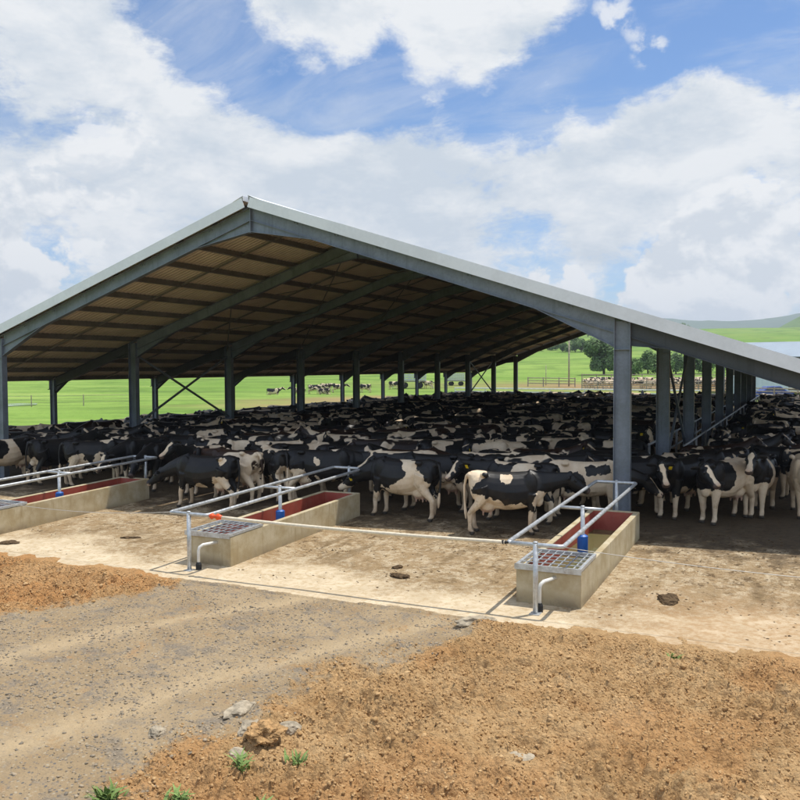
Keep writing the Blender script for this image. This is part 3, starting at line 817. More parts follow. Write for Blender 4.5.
Zs=np.where(over,np.where(Y<reach,.006+.02*spill*sstep(0,.18,reach-Y)+(clod-.5)*.03+bil2*.008,-.05),Zs)
RED=np.clip(sstep(-9.6,-11.2,X)*.55+sstep(.52,.64,fbm(X*.7,Y*.7,4,131))*.55+sstep(7.2,6.0,Y)*sstep(-3,-1,X)*.5,0,1)
so=link('soil',grid_mesh('soil',X,Y,Zs,M['soil'],True,dict(gravel=G.ravel(),track=TR.ravel(),red=RED.ravel()))); tag(so,kind='structure')
def zsoil(x,y):
    i=np.clip(((np.minimum(y,11.64)-ys[0])/DY).astype(int),0,len(ys)-1); j=np.clip(((x-xs[0])/DX).astype(int),0,len(xs)-1)
    return Zs[i,j],G[i,j]
ICO=None
def scatter(name,n,sampler,smin,smax,flat,mat,power=2.5,seed=1,sub=1):
    r=np.random.default_rng(seed)
    bm=bmesh.new(); bmesh.ops.create_icosphere(bm,subdivisions=sub,radius=1); bv=np.array([v.co[:] for v in bm.verts]); bf=np.array([[v.index for v in f.verts] for f in bm.faces]); bm.free()
    x,y=sampler(r,n); z,g=zsoil(x,y)
    s=smin+(smax-smin)*r.random(len(x))**power
    shapes=[bv*(1+.85*(r.random((len(bv),1))-.5))*np.array([1,.6+.5*r.random(),flat*(.7+.5*r.random())]) for _ in range(24)]
    co=[];fa=[];tone=[]
    for i in range(len(x)):
        a=r.random()*6.283; c,sn=math.cos(a),math.sin(a)
        v=shapes[r.integers(24)]*s[i]
        tl=(r.random()-.5)*.7
        v=np.stack([v[:,0]*c-v[:,1]*sn,v[:,0]*sn+v[:,1]*c,v[:,2]+v[:,0]*tl],-1)+np.array([x[i],y[i],z[i]+s[i]*flat*.05])
        co.append(v); fa.append(bf+i*len(bv)); tone.append(np.full(len(bv),r.random()))
    me=np_mesh(name,np.concatenate(co),np.concatenate(fa),mat,False,dict(tone=np.concatenate(tone)))
    return tag(link(name,me),kind='stuff')
def s_soil(r,n):
    x=r.uniform(-18.5,4.5,n*3); y=11.6-(r.random(n*3)**1.1)*7.3
    g=in_band(x,y); k=(r.random(n*3)>g*1.05)&(fbm(x*1.5,y*1.5,3,8)+.25*r.random(n*3)>.52)
    return x[k][:n],y[k][:n]
def s_soil2(r,n):
    x=r.uniform(-18.5,4.5,n*3); y=11.62-(r.random(n*3)**1.1)*7.3
    g=in_band(x,y); k=(r.random(n*3)>g*1.02)&(fbm(x*2.6,y*2.6,3,88)+.45*r.random(n*3)>.58)
    return x[k][:n],y[k][:n]
def s_grav(r,n):
    x=r.uniform(-18,-3,n*3); y=11.6-(r.random(n*3)**1.1)*7.5
    g=in_band(x,y); k=(r.random(n*3)<g*(.35+.65*(fbm(x*1.3,y*1.3,3,18)>.5)))
    return x[k][:n],y[k][:n]
tag(scatter('soil_lumps',3600,s_soil,.014,.040,.7,M['clod'],3.,33,2),'larger broken brown soil lumps on the bare earth','soil lumps')
tag(scatter('soil_clods',90000,s_soil2,.005,.020,.8,M['clod'],1.8,3,1),'broken brown soil clods lying loose over the bare earth','soil clods')
tag(scatter('gravel_chips',16000,s_grav,.004,.026,.6,M['gravel'],3.5,4),'grey crushed stone chips spread along the vehicle track','gravel')

def rock(name,x,y,size,mat,label,cat,seed,z=None,flat=.45,sub=3,amp=.35,group=None):
    bm=bmesh.new(); bmesh.ops.create_icosphere(bm,subdivisions=sub,radius=1)
    for v in bm.verts:
        k=1+amp*mnoise.fractal(v.co*1.3+Vector((seed*7.1,0,0)),.8,2.2,4)
        v.co=Vector((v.co.x*size[0],v.co.y*size[1],v.co.z*size[2]))*k
    me=bpy.data.meshes.new(name); bm.to_mesh(me); bm.free(); me.materials.append(mat)
    o=link(name,me)
    if z is None: z=float(zsoil(np.array([x]),np.array([y]))[0][0])
    o.location=(x,y,z+size[2]*.25); o.rotation_euler=(0,0,seed*1.7); tag(o,label,cat,group); return o
def s_slab(r,n):
    x=r.uniform(-19,3.5,n*5); y=r.uniform(12.2,19.2,n*5)
    k=(fbm(x*1.1,y*1.1,4,208)+.22*r.random(len(x))+.10*sstep(12.5,17,y)>.70)
    for cx in(-3.58,-10.22,-16.86): k&=~((np.abs(x-cx)<.6)&(y>12.7)&(y<18.1))
    return x[k][:n],y[k][:n]
_zs=zsoil
zsoil=lambda x,y:(np.clip(.028*(y-12.3),0,FLOOR)-.002,0*y)
tag(scatter('dung_crumbs',5000,s_slab,.004,.026,.4,M['dung'],2.5,9,2),'dark crumbs of dried dung and straw strewn over the concrete floor','dung crumbs')
zsoil=_zs
STONES=[(-5.63,7.57,(.24,.14,.06),'flat pale grey stone at the lower edge of the gravel track'),
(-4.83,7.36,(.12,.10,.06),'small pale stone half sunk where gravel meets brown soil'),
(-5.2,7.15,(.16,.12,.05),'brownish slab of stone lying below the flat grey stone'),
(-2.51,7.8,(.17,.12,.03),'thin light grey stone flush with the brown soil on the right'),
(-6.1,6.75,(.11,.08,.05),'angular dark grey stone beside the near wheel track'),
(-4.3,11.45,(.30,.13,.06),'lump of broken concrete by the slab edge below the right trough'),
(-4.95,6.6,(.10,.09,.06),'rounded tan stone above the small green weed')]
for i,(x,y,sz,lb) in enumerate(STONES): rock('stone',x,y,sz,M['stone'],lb,'stone',i+1,group='loose stones on the bare ground')
rock('soil_mound',-4.9,6.95,(.20,.17,.10),M['soil_lump'],'large crumbled brown soil lump near the bottom of the photo','soil lump',31,amp=.55,sub=5)
DUNG=[(-6.44,13.39,(.20,.12,.06),'dark dried dung pat alone on the sunlit slab between two troughs'),
(-6.75,13.95,(.12,.09,.045),'small dung crumb behind the larger pat between two troughs'),
(-15.47,12.61,(.21,.17,.04),'round dark dung pat by the left trough near the soil'),
(-1.9,13.79,(.26,.17,.07),'grey brown dung pat to the right of the right trough'),
(-13.3,13.98,(.22,.10,.035),'flattened dung smear between the left and middle troughs')]
for i,(x,y,sz,lb) in enumerate(DUNG): rock('dung_pat',x,y,sz,M['dung'],lb,'dung pat',i+11,z=floor_z(y)-.01,amp=.45,group='dung pats on the concrete slab')
def weed(x,y,h,n,label,seed):
    r=random.Random(seed); mb=MB()
    for k in range(int(n*2.4)):
        a=r.random()*6.28; l=h*(.3+.9*r.random()**1.5); lean=.3+.9*r.random(); w=.007+.013*r.random()
        d=Vector((math.cos(a),math.sin(a),0)); s=Vector((-d.y,d.x,0))
        b=Vector((r.gauss(0,.05),r.gauss(0,.04),0)); pts=[]
        for t,ww in((0,.3),(.35,1),(.7,.8),(1,.05)):
            p=b+d*l*lean*t*t+Vector((0,0,l*(t-.35*lean*t*t))); pts+= [p-s*w*ww,p+s*w*ww+Vector((0,0,.004))]
        mb.raw(pts,[(0,1,3,2),(2,3,5,4),(4,5,7,6)])
    z=float(zsoil(np.array([x]),np.array([y]))[0][0])
    o=mb.build('weed',M['weed'],None,True,loc=(x,y,z-.01)); tag(o,label,'weed','green weeds sprouting from bare soil')
weed(-4.74,6.35,.17,16,'small leafy weed sprouting beside the crumbled soil lump',1)
weed(-4.30,6.66,.13,10,'smallest weed sprig right of the leafy weed',2)
weed(-5.50,5.45,.17,46,'wide low weed clump at the bottom edge, lower left',3)
weed(-4.85,5.60,.15,26,'bright weed tuft at the bottom edge right of the wide clump',4)
weed(-4.15,5.85,.12,9,'thin weed shoots at the bottom edge, rightmost of the row',5)
weed(-1.45,11.15,.10,8,'tiny weed on the soil bank at the slab edge, right side',6)

# terrain: one polar sheet to the horizon
rr=np.concatenate([[0.0],np.geomspace(4,5200,120)]); na=360
aa=np.linspace(0,2*np.pi,na+1)
A,RR=np.meshgrid(aa,rr)
X=RR*np.cos(A); Y=RR*np.sin(A)
prof=np.interp(RR,[0,12,30,70,130,230,350,600,900,1300,2000,5200],[-.30,-.30,-.12,.06,.08,2.4,8.8,24,41,36,10,0])
und=(fbm(X*.004+40,Y*.004+40,4,5)-.5)
Zt=prof*(1+.55*und*sstep(150,500,RR))
Zt=Zt+np.where((X>-46)&(X<10)&(Y>10)&(Y<77),-.25,0)
yard=np.maximum(sstep(60,70,Y)*sstep(101,88,Y+ (fbm(X*.1,Y*.1,3,2)-.5)*24)*sstep(-62,-45,X+(fbm(X*.1,Y*.1,3,7)-.5)*20)*.85,
     np.exp(-(((X+12)/45)**2+((Y-143)/17)**2)*1.2)*1.4)
yard=np.clip(np.maximum(yard,sstep(-2,3,X)*sstep(150,120,Y)),0,1)*(RR<260)
te=link('ground',grid_mesh('ground',X,Y,Zt,M['field'],True,dict(yard=yard.ravel()))); tag(te,kind='structure')
def tz(x,y):
    r=math.hypot(x,y); a=math.atan2(y,x)%(2*math.pi)
    i=np.searchsorted(rr,r)-1; t=(r-rr[i])/(rr[i+1]-rr[i]); j=int(a/(2*math.pi)*na)
    return float(Zt[i,j]*(1-t)+Zt[i+1,j]*t)
def ridge(name,r0,r1,az0,az1,hf,mat,n=160,m=22):
    az=np.linspace(R(az0),R(az1),n); t=np.linspace(0,1,m)
    AZ,T=np.meshgrid(az,t); RRr=r0+(r1-r0)*T
    X=-np.sin(AZ)*RRr; Y=np.cos(AZ)*RRr
    Zr=hf(AZ)*np.sin(np.pi*np.clip(T,0,1))**1.2*(1+.25*(fbm(X*.003+9,Y*.003+9,5,3)-.5))-3
    o=link(name,grid_mesh(name,X,Y,Zr,mat)); tag(o,kind='structure')
# azimuth measured from the building axis, positive to the left; the camera looks along 25.6 degrees
ridge('green_hill',1150,2300,25,-60,lambda a: 135*sstep(R(8),R(-4),a)*(1-.3*sstep(R(-20),R(-60),a)),M['hill'])
ridge('far_hills',2900,4600,85,-60,lambda a: (212+30*(fbm(a*6+3,a*0+1,4,2)-.5)*2)*sstep(R(24),R(12),a),M['far_hill'],260)

# ------------------------------------------------------------------ camera vectors (to survey far things by bearing and distance)
TH,PI_,RO=.4473,-.0383,.0047
def ray(u,v,f=841.38):
    Rv=Vector((math.cos(TH),math.sin(TH),0)); Fv=Vector((-math.sin(TH)*math.cos(PI_),math.cos(TH)*math.cos(PI_),math.sin(PI_)))
    Uv=Vector((math.sin(TH)*math.sin(PI_),-math.cos(TH)*math.sin(PI_),math.cos(PI_)))
    Xv=Rv*math.cos(RO)-Uv*math.sin(RO); Yv=Rv*math.sin(RO)+Uv*math.cos(RO)
    return (Fv+Xv*((u-400)/f)+Yv*((400-v)/f))
def bearing(u,dist):
    d=ray(u,367); d.z=0; d.normalize(); d*=dist; return d.x,d.y

# ------------------------------------------------------------------ trees
def tree_mesh(h,w,seed,mat,nleaf,lsz):
    r=random.Random(seed); mb=MB()
    lobes=[]
    for k in range(9):
        a=r.random()*6.28; rad=w*.5*(.25+.5*r.random()); z=h*(.20+.6*r.random())
        lobes.append((Vector((math.cos(a)*rad,math.sin(a)*rad,z)),w*(.17+.14*r.random())))
    lobes.append((Vector((0,0,h*.8)),w*.24))
    for i in range(nleaf):
        c,rad=lobes[r.randrange(len(lobes))]
        d=Vector((r.gauss(0,1),r.gauss(0,1),r.gauss(0,1))).normalized()*rad*(.55+.5*r.random())
        p=c+d
        if p.z<h*.12: continue
        n=(d.normalized()+Vector((r.gauss(0,.5),r.gauss(0,.5),r.gauss(0,.5)+.3))).normalized()
        a=n.orthogonal().normalized(); a=Matrix.Rotation(r.random()*6.28,3,n)@a; b=n.cross(a); s=lsz*(.6+.8*r.random())
        mb.raw([p+a*s,p+b*s*.6,p-a*s,p-b*s*.6],[(0,1,2,3)])
    crown=mb.mesh('crown',mat)
    t=MB(); t.tube([(0,0,-.3),(.05,0,h*.25),(0,.1,h*.5),(0,0,h*.78)],[w*.035,w*.028,w*.02,w*.008],8)
    for c,rad in lobes[:6]:
        t.tube([(0,0,h*.22+.1*r.random()),Vector((c.x*.5,c.y*.5,c.z*.72)),c],[w*.018,w*.012,w*.005],6)
    return crown,t.mesh('trunk',M['bark'],True)
TM=[tree_mesh(9,9,1,M['leaf_dark'],5200,.34),tree_mesh(8,8.5,2,M['leaf_mid'],3600,.36),tree_mesh(5,6.5,3,M['leaf_mid'],2400,.30),tree_mesh(6.5,7.5,4,M['leaf_dark'],3000,.33)]
def tree(u,dist,k,sc,label,group=None,name='tree'):
    x,y=bearing(u,dist); o=empty(name,(x,y,tz(x,y)-.1),rng.random()*6.28); o.scale=(sc,sc,sc*rng.uniform(.92,1.08))
    tag(o,label,'tree',group); link('crown',TM[k][0],o); link('trunk',TM[k][1],o)
tree(604,205,0,1.02,'large dark round tree standing left of the front right column')
GW='bushy trees behind the cattle pen'
for u,d,k,s,lb in ((634,200,2,.75,'low bushy tree just right of the front right column'),(648,214,1,.7,'mid green tree seen between the first two right columns, left one'),(662,205,2,.85,'wide low tree behind the second right column'),(676,210,3,.72,'dark tree seen between the second and third right columns'),(694,214,1,.66,'pale tree behind the third right column'),(708,212,2,.8,'small tree between the third and fourth right columns'),(618,222,1,.72,'pale bush at the foot of the large dark tree'),(722,224,3,.62,'dark bush behind the far right columns')):
    tree(u,d,k,s,lb,GW)
GH='hedgerow trees along the far field edge'
for i in range(16):
    u=512+i*6.2+rng.uniform(-2,2); tree(u,372+rng.uniform(-10,14),(2,3,1)[i%3],rng.uniform(.55,.85),'small hedgerow tree in the dark line across the far green field',GH)
for i,(u,d) in enumerate(((560,470),(575,455),(588,520),(640,480),(655,500),(668,470),(682,520))):
    tree(u,d,(1,2,3)[i%3],rng.uniform(.7,1.1),'tree scattered on the yellow green slope above the pen','trees scattered on the slope')
# ------------------------------------------------------------------ things beyond the shed
def pole(u,d,h,r,label,name='utility_pole',arm=False):
    x,y=bearing(u,d); z=tz(x,y); mb=MB(); mb.tube([(0,0,-.3),(0,0,h)],[r,r*.75],8)
    o=mb.build(name,M['wood'],None,True,loc=(x,y,z)); tag(o,label,'pole')
    if arm:
        a=MB(); a.bar((-.8,0,h-.4),(.8,0,h-.4),.1,.12); a.build('cross_arm',M['wood'],o)
pole(569,146,8.4,.15,'tall bare timber pole left of the large dark tree',arm=False)
pole(546,150,3.6,.07,'short thin pole on the green field left of the tall pole',name='marker_pole')
def rail_fence(pa,pb,h,rails,mat,label,name,step=3.0,pr=.07,rr_=.05):
    xa,ya=pa; xb,yb=pb; L=math.hypot(xb-xa,yb-ya); n=max(2,int(L/step))
    o=empty(name,(0,0,0)); tag(o,label,'fence')
    P_=[]
    for k in range(n+1):
        t=k/n; x=xa+(xb-xa)*t; y=ya+(yb-ya)*t; z=tz(x,y); P_.append(Vector((x,y,z)))
        if k<60:
            mb=MB(); mb.tube([(x,y,z-.2),(x,y,z+h)],pr,6); mb.build('post',mat,o)
    for j in range(rails):
        zz=h*(.92-j*.85/max(1,rails))
        mb=MB(); mb.tube([p+Vector((0,0,zz)) for p in P_],rr_,6); mb.build('rail',mat,o)
    return o
rail_fence(bearing(455,112),bearing(700,100),1.05,2,M['white_rail'],'white pipe fence crossing the green strip behind the shed','pipe_fence',4,.07,.10)
rail_fence(bearing(528,146),bearing(575,143),1.6,3,M['wood'],'weathered timber yard fence left of the tall pole','timber_fence',2.2,.10,.08)
rail_fence(bearing(582,133),bearing(735,128),1.55,4,M['wood'],'near timber rail fence of the distant cattle pen','timber_fence',2.4,.09,.07)
rail_fence(bearing(582,160),bearing(740,156),1.7,3,M['wood'],'far timber rail fence behind the penned cattle','timber_fence',2.6,.09,.07)
rail_fence(bearing(752,96),bearing(850,90),1.5,4,M['wood'],'grey post and rail fence seen under the right roof edge','timber_fence',2.2,.09,.06)
rail_fence(bearing(752,122),bearing(850,116),1.7,4,M['white_rail'],'pale rail fence farther back under the right roof edge','pipe_fence',2.6,.07,.06)
f=rail_fence((-95,31),(-62,66),1.15,3,M['wood'],'thin wire stock fence across the pasture at left','wire_fence',4.5,.05,.012)
# pond strip at far left
mb=MB()
xa,ya=bearing(-60,92); xb,yb=bearing(36,98)
d=Vector((xb-xa,yb-ya,0)); nrm=Vector((-d.y,d.x,0)).normalized()
pts=[]
for k in range(24):
    a=2*math.pi*k/24; c=Vector(((xa+xb)/2,(ya+yb)/2,0))+d*.5*math.cos(a)*(1+.1*math.sin(3*a))+nrm*3.2*math.sin(a)
    pts.append((c.x,c.y,max(tz(c.x,c.y),.07)+.05))
mb.raw(pts,[tuple(range(24))])
tag(mb.build('pond_water',mat_painted('pond',(.25,.30,.30),.1,.08,0,.3,.6),None),kind='structure')
# feed wagons in the field: slatted body on a drawbar chassis with wheels
def wagon(u,d,rz,sc,label):
    x,y=bearing(u,d); o=empty('feed_wagon',(x,y,tz(x,y)),rz); o.scale=(sc,)*3; tag(o,label,'wagon')
    mb=MB(); mb.box((0,0,1.05),(4.0,1.9,.16)); mb.bar((2.0,0,1.0),(3.6,0,.75),.14,.14); mb.build('chassis',M['purlin'],o)
    mb=MB()
    for s in(-1,1):
        for k in range(5): mb.box((0,s*.95,1.30+k*.32),(4.0,.05,.2))
        for k in range(6): mb.box((-1.95+k*.78,s*.99,1.95),(.08,.06,1.75))
    for s in(-1,1):
        for k in range(5): mb.box((s*1.98,0,1.30+k*.32),(.05,1.86,.2))
    mb.build('slatted_side',M['galv'],o)
    for sx in(-1.1,1.1):
        for s in(-1,1):
            mb=MB(); mb.tube([(sx,s*.72,.45),(sx,s*.92,.45)],.45,16); mb.tube([(sx,s*.925,.45),(sx,s*.93,.45)],.22,10); mb.build('wheel',M['black_rubber'],o)
    mb=MB(); mb.tube([(-2.0,.7,1.2),(-3.0,.7,.05)],.05,6); mb.tube([(2.0,-.7,1.2),(3.2,-.7,.05)],.05,6); mb.build('prop_leg',M['galv'],o)
wagon(412,140,R(20),1.15,'grey slatted feed wagon parked on the green field behind the shed')
wagon(456,150,R(10),.8,'smaller pale wagon on the field right of the slatted feed wagon')
# neighbouring shed to the right
x,y=bearing(852,128); ns=empty('farm_shed',(x,y,tz(x,y)),R(-8)); tag(ns,'low neighbouring shed with pale metal roof at the right edge','shed')
mb=MB(); mb.raw([(-17,-7,4.9),(17,-7,4.9),(17,3,7.1),(-17,3,7.1),(-17,-7,4.8),(17,-7,4.8),(17,3,7.0),(-17,3,7.0)],[(0,1,2,3),(7,6,5,4),(0,4,5,1),(1,5,6,2),(2,6,7,3),(3,7,4,0)]); mb.build('roof',M['shed_roof'],ns)
mb=MB()
for k in range(6):
    for yy in(-6.4,2.6): mb.box((-15+k*6,yy,2.4 if yy<0 else 3.3),(.25,.25,4.8 if yy<0 else 6.6))
mb.build('post_frame',M['steel'],ns)
mb=MB(); mb.box((0,2.9,3.4),(33.5,.08,6.6)); mb.build('back_wall',M['purlin'],ns)
x,y=bearing(757,108); mb=MB(); mb.box((0,0,1.25),(6.4,2.3,2.5)); mb.box((0,0,2.53),(6.5,2.4,.06))
for k in range(12): mb.box((-3.0+k*.55,-1.16,1.25),(.06,.03,2.4))
tk=mb.build('storage_container',M['pale_wall'],None,loc=(x,y,tz(x,y)),bevel=.03); tk.rotation_euler=(0,0,R(18)); tag(tk,'pale blue storage container beyond the far right columns','container')
# parked blue car, small in the distance
x,y=bearing(772,101); car=empty('parked_car',(x,y,tz(x,y)),R(25)); tag(car,'blue car parked by the fence beyond the right columns','car')
mb=MB()
prof=[(-2.1,.35),(-2.1,.8),(-1.9,.95),(-1.2,1.0),(-.7,1.45),(.7,1.48),(1.3,1.0),(2.0,.85),(2.15,.6),(2.1,.35)]
nP=len(prof)
vs=[(x,-.85 if z<1.1 else -.68,z) for x,z in prof]+[(x,.85 if z<1.1 else .68,z) for x,z in prof]
mb.raw(vs,[tuple(range(nP)),tuple(range(2*nP-1,nP-1,-1))]+[(i,i+nP,(i+1)%nP+nP,(i+1)%nP) for i in range(nP)]); mb.build('body',M['blue_car'],car,bevel=.04)
for s in(-1,1):
    mb=MB(); yy=s*.79; mb.raw([(-1.05,s*.87,1.02),(-.62,s*.735,1.38),(.62,s*.735,1.40),(1.12,s*.87,1.02)],[(0,1,2,3) if s<0 else (3,2,1,0)]); mb.build('side_window',M['glass'],car)
    for xx in(-1.3,1.35):
        mb=MB(); mb.tube([(xx,s*.72,.32),(xx,s*.90,.32)],.32,18); mb.build('wheel',M['black_rubber'],car)

# ------------------------------------------------------------------ the herd
placed=[]
def seg(x,y,h):
    c,s=math.cos(R(h)),math.sin(R(h)); return (x-.85*c,y-.85*s),(x+1.15*c,y+1.15*s)
def segdist(a,b,c,d):
    def pd(p,q,r):
        vx,vy=r[0]-q[0],r[1]-q[1]; t=max(0,min(1,((p[0]-q[0])*vx+(p[1]-q[1])*vy)/(vx*vx+vy*vy+1e-9)))
        return math.hypot(p[0]-q[0]-t*vx,p[1]-q[1]-t*vy)
    def ccw(p,q,r): return (r[1]-p[1])*(q[0]-p[0])>(q[1]-p[1])*(r[0]-p[0])
    if ccw(a,c,d)!=ccw(b,c,d) and ccw(a,b,c)!=ccw(a,b,d): return 0
    return min(pd(a,c,d),pd(b,c,d),pd(c,a,b),pd(d,a,b))
def reg(x,y,h): placed.append((x,y,seg(x,y,h)))
def free(x,y,h,gap=.66):
    s=seg(x,y,h)
    for px,py,q in placed:
        if abs(px-x)<2.9 and abs(py-y)<2.9 and segdist(*s,*q)<gap: return False
    for n in range(NFR):
        for X in (X_IN_L,X_IN_R,X_OUT_L,X_OUT_R):
            yy=Y0+n*BAY
            if abs(X-x)<2 and abs(yy-y)<2 and segdist(*s,(X-.1,yy),(X+.1,yy))<.50: return False
    for X in(-3.12,-4.12):
        if abs(X-x)<2 and y>24 and segdist(*s,(X,25.6),(X,Y_END-1))<.42: return False
    for cx in (-3.58,-10.22,-16.86):
        if segdist(*s,(cx,12.8),(cx,17.95))<.92: return False
    return True
HC=dict(
 rump_white=hero_coat('coat_white_rump',1,[(-.74,-.1,1.34,.26,1),(-.02,-.25,1.30,.16,1),(-.72,-.2,.70,.27,1),(-.35,-.1,.60,.30,1),(.15,-.05,.56,.28,1),(.75,-.1,.74,.24,1),(-.30,.25,1.0,.25,1),(-1.02,.02,1.0,.33,1),(-1.0,0,.55,.25,1)],.0,(.58,.30)),
 saddle=hero_coat('coat_rear_saddle',1,[(-.28,.25,1.28,.20,1),(-.10,.0,1.38,.16,1),(-.45,.28,.80,.36,1),(-.05,.25,.66,.26,1),(-.75,.2,.7,.2,1),(-.30,0,.6,.3,1)],.0,(.66,.40)),
 big_black=hero_coat('coat_mostly_black',1,[(-.62,.22,1.25,.13,1),(-.55,.2,.70,.25,1),(.05,.15,.55,.16,1)],.0,(.48,.22)),
 backline=hero_coat('coat_white_backline',1,[(-.55,0,1.44,.22,1),(-.15,0,1.43,.24,1),(.25,0,1.43,.24,1),(.55,0,1.44,.18,1),(-.85,0,.75,.26,1)],.3,(.62,.40)),
 side_black=hero_coat('coat_black_side',1,[(-.15,-.33,1.12,.10,1),(-.65,-.2,.72,.26,1),(.3,0,1.40,.12,1)],.35,(.60,.35)),
 white_face=hero_coat('coat_white_face',1,[(-.2,.25,1.2,.30,1),(-.5,-.2,.75,.28,1),(.2,-.3,.8,.25,1),(.35,0,1.4,.2,1)],.4,(.60,.30)),
 shoulders=hero_coat('coat_dark_shoulders',0,[(.45,.15,1.12,.42,-1),(.45,-.15,1.12,.42,-1),(.72,0,1.10,.36,-1),(.95,.1,1.25,.30,-1),(1.25,.1,1.25,.38,-1),(-.75,.2,1.1,.28,-1)],.55,(.60,.30)),
 facing=hero_coat('coat_facing_camera',0,[(.85,0,1.15,.36,-1),(.55,.2,1.2,.4,-1),(1.15,0,1.3,.36,-1),(1.4,.1,1.2,.36,-1),(-.5,.2,1.2,.4,-1),(-.4,-.2,1.1,.4,-1)],.6,(.62,.35)),
 pale=hero_coat('coat_pale_body',0,[(.75,.25,1.18,.26,-1),(1.0,.25,1.15,.22,-1),(-.7,-.2,1.1,.25,-1)],.5,(.6,.3)),
 pied=hero_coat('coat_pied_back',0,[(.10,-.3,1.22,.17,-1),(.42,-.25,1.22,.15,-1),(.95,-.1,1.15,.28,-1),(1.35,0,1.1,.36,-1),(-.3,-.3,.85,.3,-1)],.55,(.6,.3)),
 tri=hero_coat('coat_black_forehead_star',1,[(-.1,-.2,.75,.28,1),(.3,0,.62,.3,1)],.30,(.55,.30)),
)
# (pose, x, y, heading, coat, eyes, tag side, label)
FRONT=[
('level',-5.78,17.42,20,'rump_white',0,'black cow with white rump and white belly standing broadside before the right trough'),
('drink',-8.62,18.15,174,'saddle',1,'black cow with white saddle patch drinking at the end of the middle trough'),
('drink',-13.95,17.45,186,'big_black',0,'nearly all black cow broadside, its head at the left trough'),
('low',-4.55,19.6,12,'pied',1,'pied cow behind the white-rumped cow, head towards the right trough'),
('turn_left',-5.95,18.72,180,'white_face',1,'cow with white blaze and yellow tag looking out between the drinking and white-rumped cows'),
('level',-13.0,19.1,146,'backline',0,'black cow seen from behind with a white stripe along its back'),
('low',-11.45,19.15,26,'side_black',0,'big black cow with small white side spot behind the middle trough'),
('face_left',-2.62,20.95,250,'tri',1,'black cow with white forehead mark and yellow tag right of the front right column'),
('turn_left',-1.62,20.65,243,'shoulders',0,'cow with black shoulders and white blaze, nearest in the right-hand group'),
('alert',-.95,22.0,264,'facing',0,'cow facing the photographer with white forehead triangle in the right-hand group'),
('turn_left',.05,22.2,276,'pale',0,'pale bodied cow with black neck patch, head turned right, near right edge'),
('face_left',-22.7,18.55,268,'facing',1,'white-faced cow with yellow tag at the left picture edge'),
('alert',-21.2,19.2,75,'big_black',0,'black cow standing rear on beside the left front column'),
('rest_chin',-19.6,19.15,48,'white_face',0,'cow with white hind legs seen from behind over the left trough'),
('low',-18.3,19.9,262,'tri',0,'black cow with lowered head behind the left trough'),
('low',-17.3,19.55,280,'big_black',0,'dark cow reaching down at the far end of the left trough'),
('level',-7.1,20.2,14,'backline',0,'black cow with a white back stripe behind the white-faced cow, front middle'),
('rest_chin',-9.55,19.95,200,'pied',0,'white and black spotted cow behind the cow drinking at the middle trough'),
('low',-3.75,20.75,12,'side_black',0,'black cow with a white side spot directly behind the front right column'),
('alert',-15.45,19.35,262,'white_face',0,'dark cow with a white blaze facing forward behind the big black cow\'s head'),
]
for (k,x,y,h,c,tg,lb) in FRONT:
    place_cow(k,x,y,h,lb,.5,HC[c],rng.uniform(.97,1.03),True,tg); reg(x,y,h)
keys=['level','alert','turn_left','turn_right','face_left','low','rest_chin','level','rest_chin','low']
def where(x,y):
    n=(y-Y0)/BAY
    dep='front rows' if n<1.4 else ('second bay' if n<2.6 else ('middle bays' if n<5 else 'far bays'))
    if x<X_IN_L: lat='outside the left inner posts'
    elif x<-18: lat='right of the left inner posts'
    elif x<-13.5: lat='left of the ridge line'
    elif x<-8.5: lat='right of the ridge line'
    elif x<X_IN_R: lat='left of the right column row'
    else: lat='right of the right column row'
    return dep,lat
def facing(h):
    rel=(h-25.6)%360     # 0 = heading right across the view, 90 = away
    if rel<45 or rel>=315: return 'facing right'
    if rel<135: return 'facing away'
    if rel<225: return 'facing left'
    return 'facing forward'
cows=[]; tries=0
R2=random.Random(77)
def try_fill(n,ylo,yhi,gap):
    c=0
    for _ in range(n):
        x=R2.uniform(-28.3,3.0); y=R2.uniform(ylo,yhi)
        if x>X_OUT_R+.2 and y<22: continue
        q=R2.random()
        if q<.42: h=R2.gauss(20,22)
        elif q<.80: h=R2.gauss(195,24)
        else: h=R2.uniform(0,360)
        if y<20.4 and math.sin(R(h))>.3: pass
        if x>-3.4 and y<23.0: continue
        s=seg(x,y,h)
        if min(s[0][1],s[1][1])<18.2 or max(s[0][1],s[1][1])>Y_END+1: continue
        if min(s[0][0],s[1][0])<-28.6 : continue
        if free(x,y,h,gap): reg(x,y,h); cows.append((x,y,h)); c+=1
    return c
try_fill(9000,19.3,27,.70); try_fill(12000,27,45,.70); try_fill(12000,45,73,.72); try_fill(9000,19.3,45,.63); try_fill(9000,18.3,24,.54); try_fill(6000,45,73,.66)
def in_view(x,y):
    d=Vector((x,y,1.3-H_CAM)); Fv=ray(400,400).normalized(); Rv=Vector((math.cos(TH),math.sin(TH),0))
    fw=d.x*-math.sin(TH)+d.y*math.cos(TH); u=400+841*(d.x*math.cos(TH)+d.y*math.sin(TH))/fw
    return -70<u<870, fw
vis=[]
for c in cows:
    ok,fw=in_view(c[0],c[1])
    if ok: vis.append((fw,c))
vis.sort(); N_IND=232
COATS=(('mostly black',.605),('black and white',.53),('mostly white',.45))
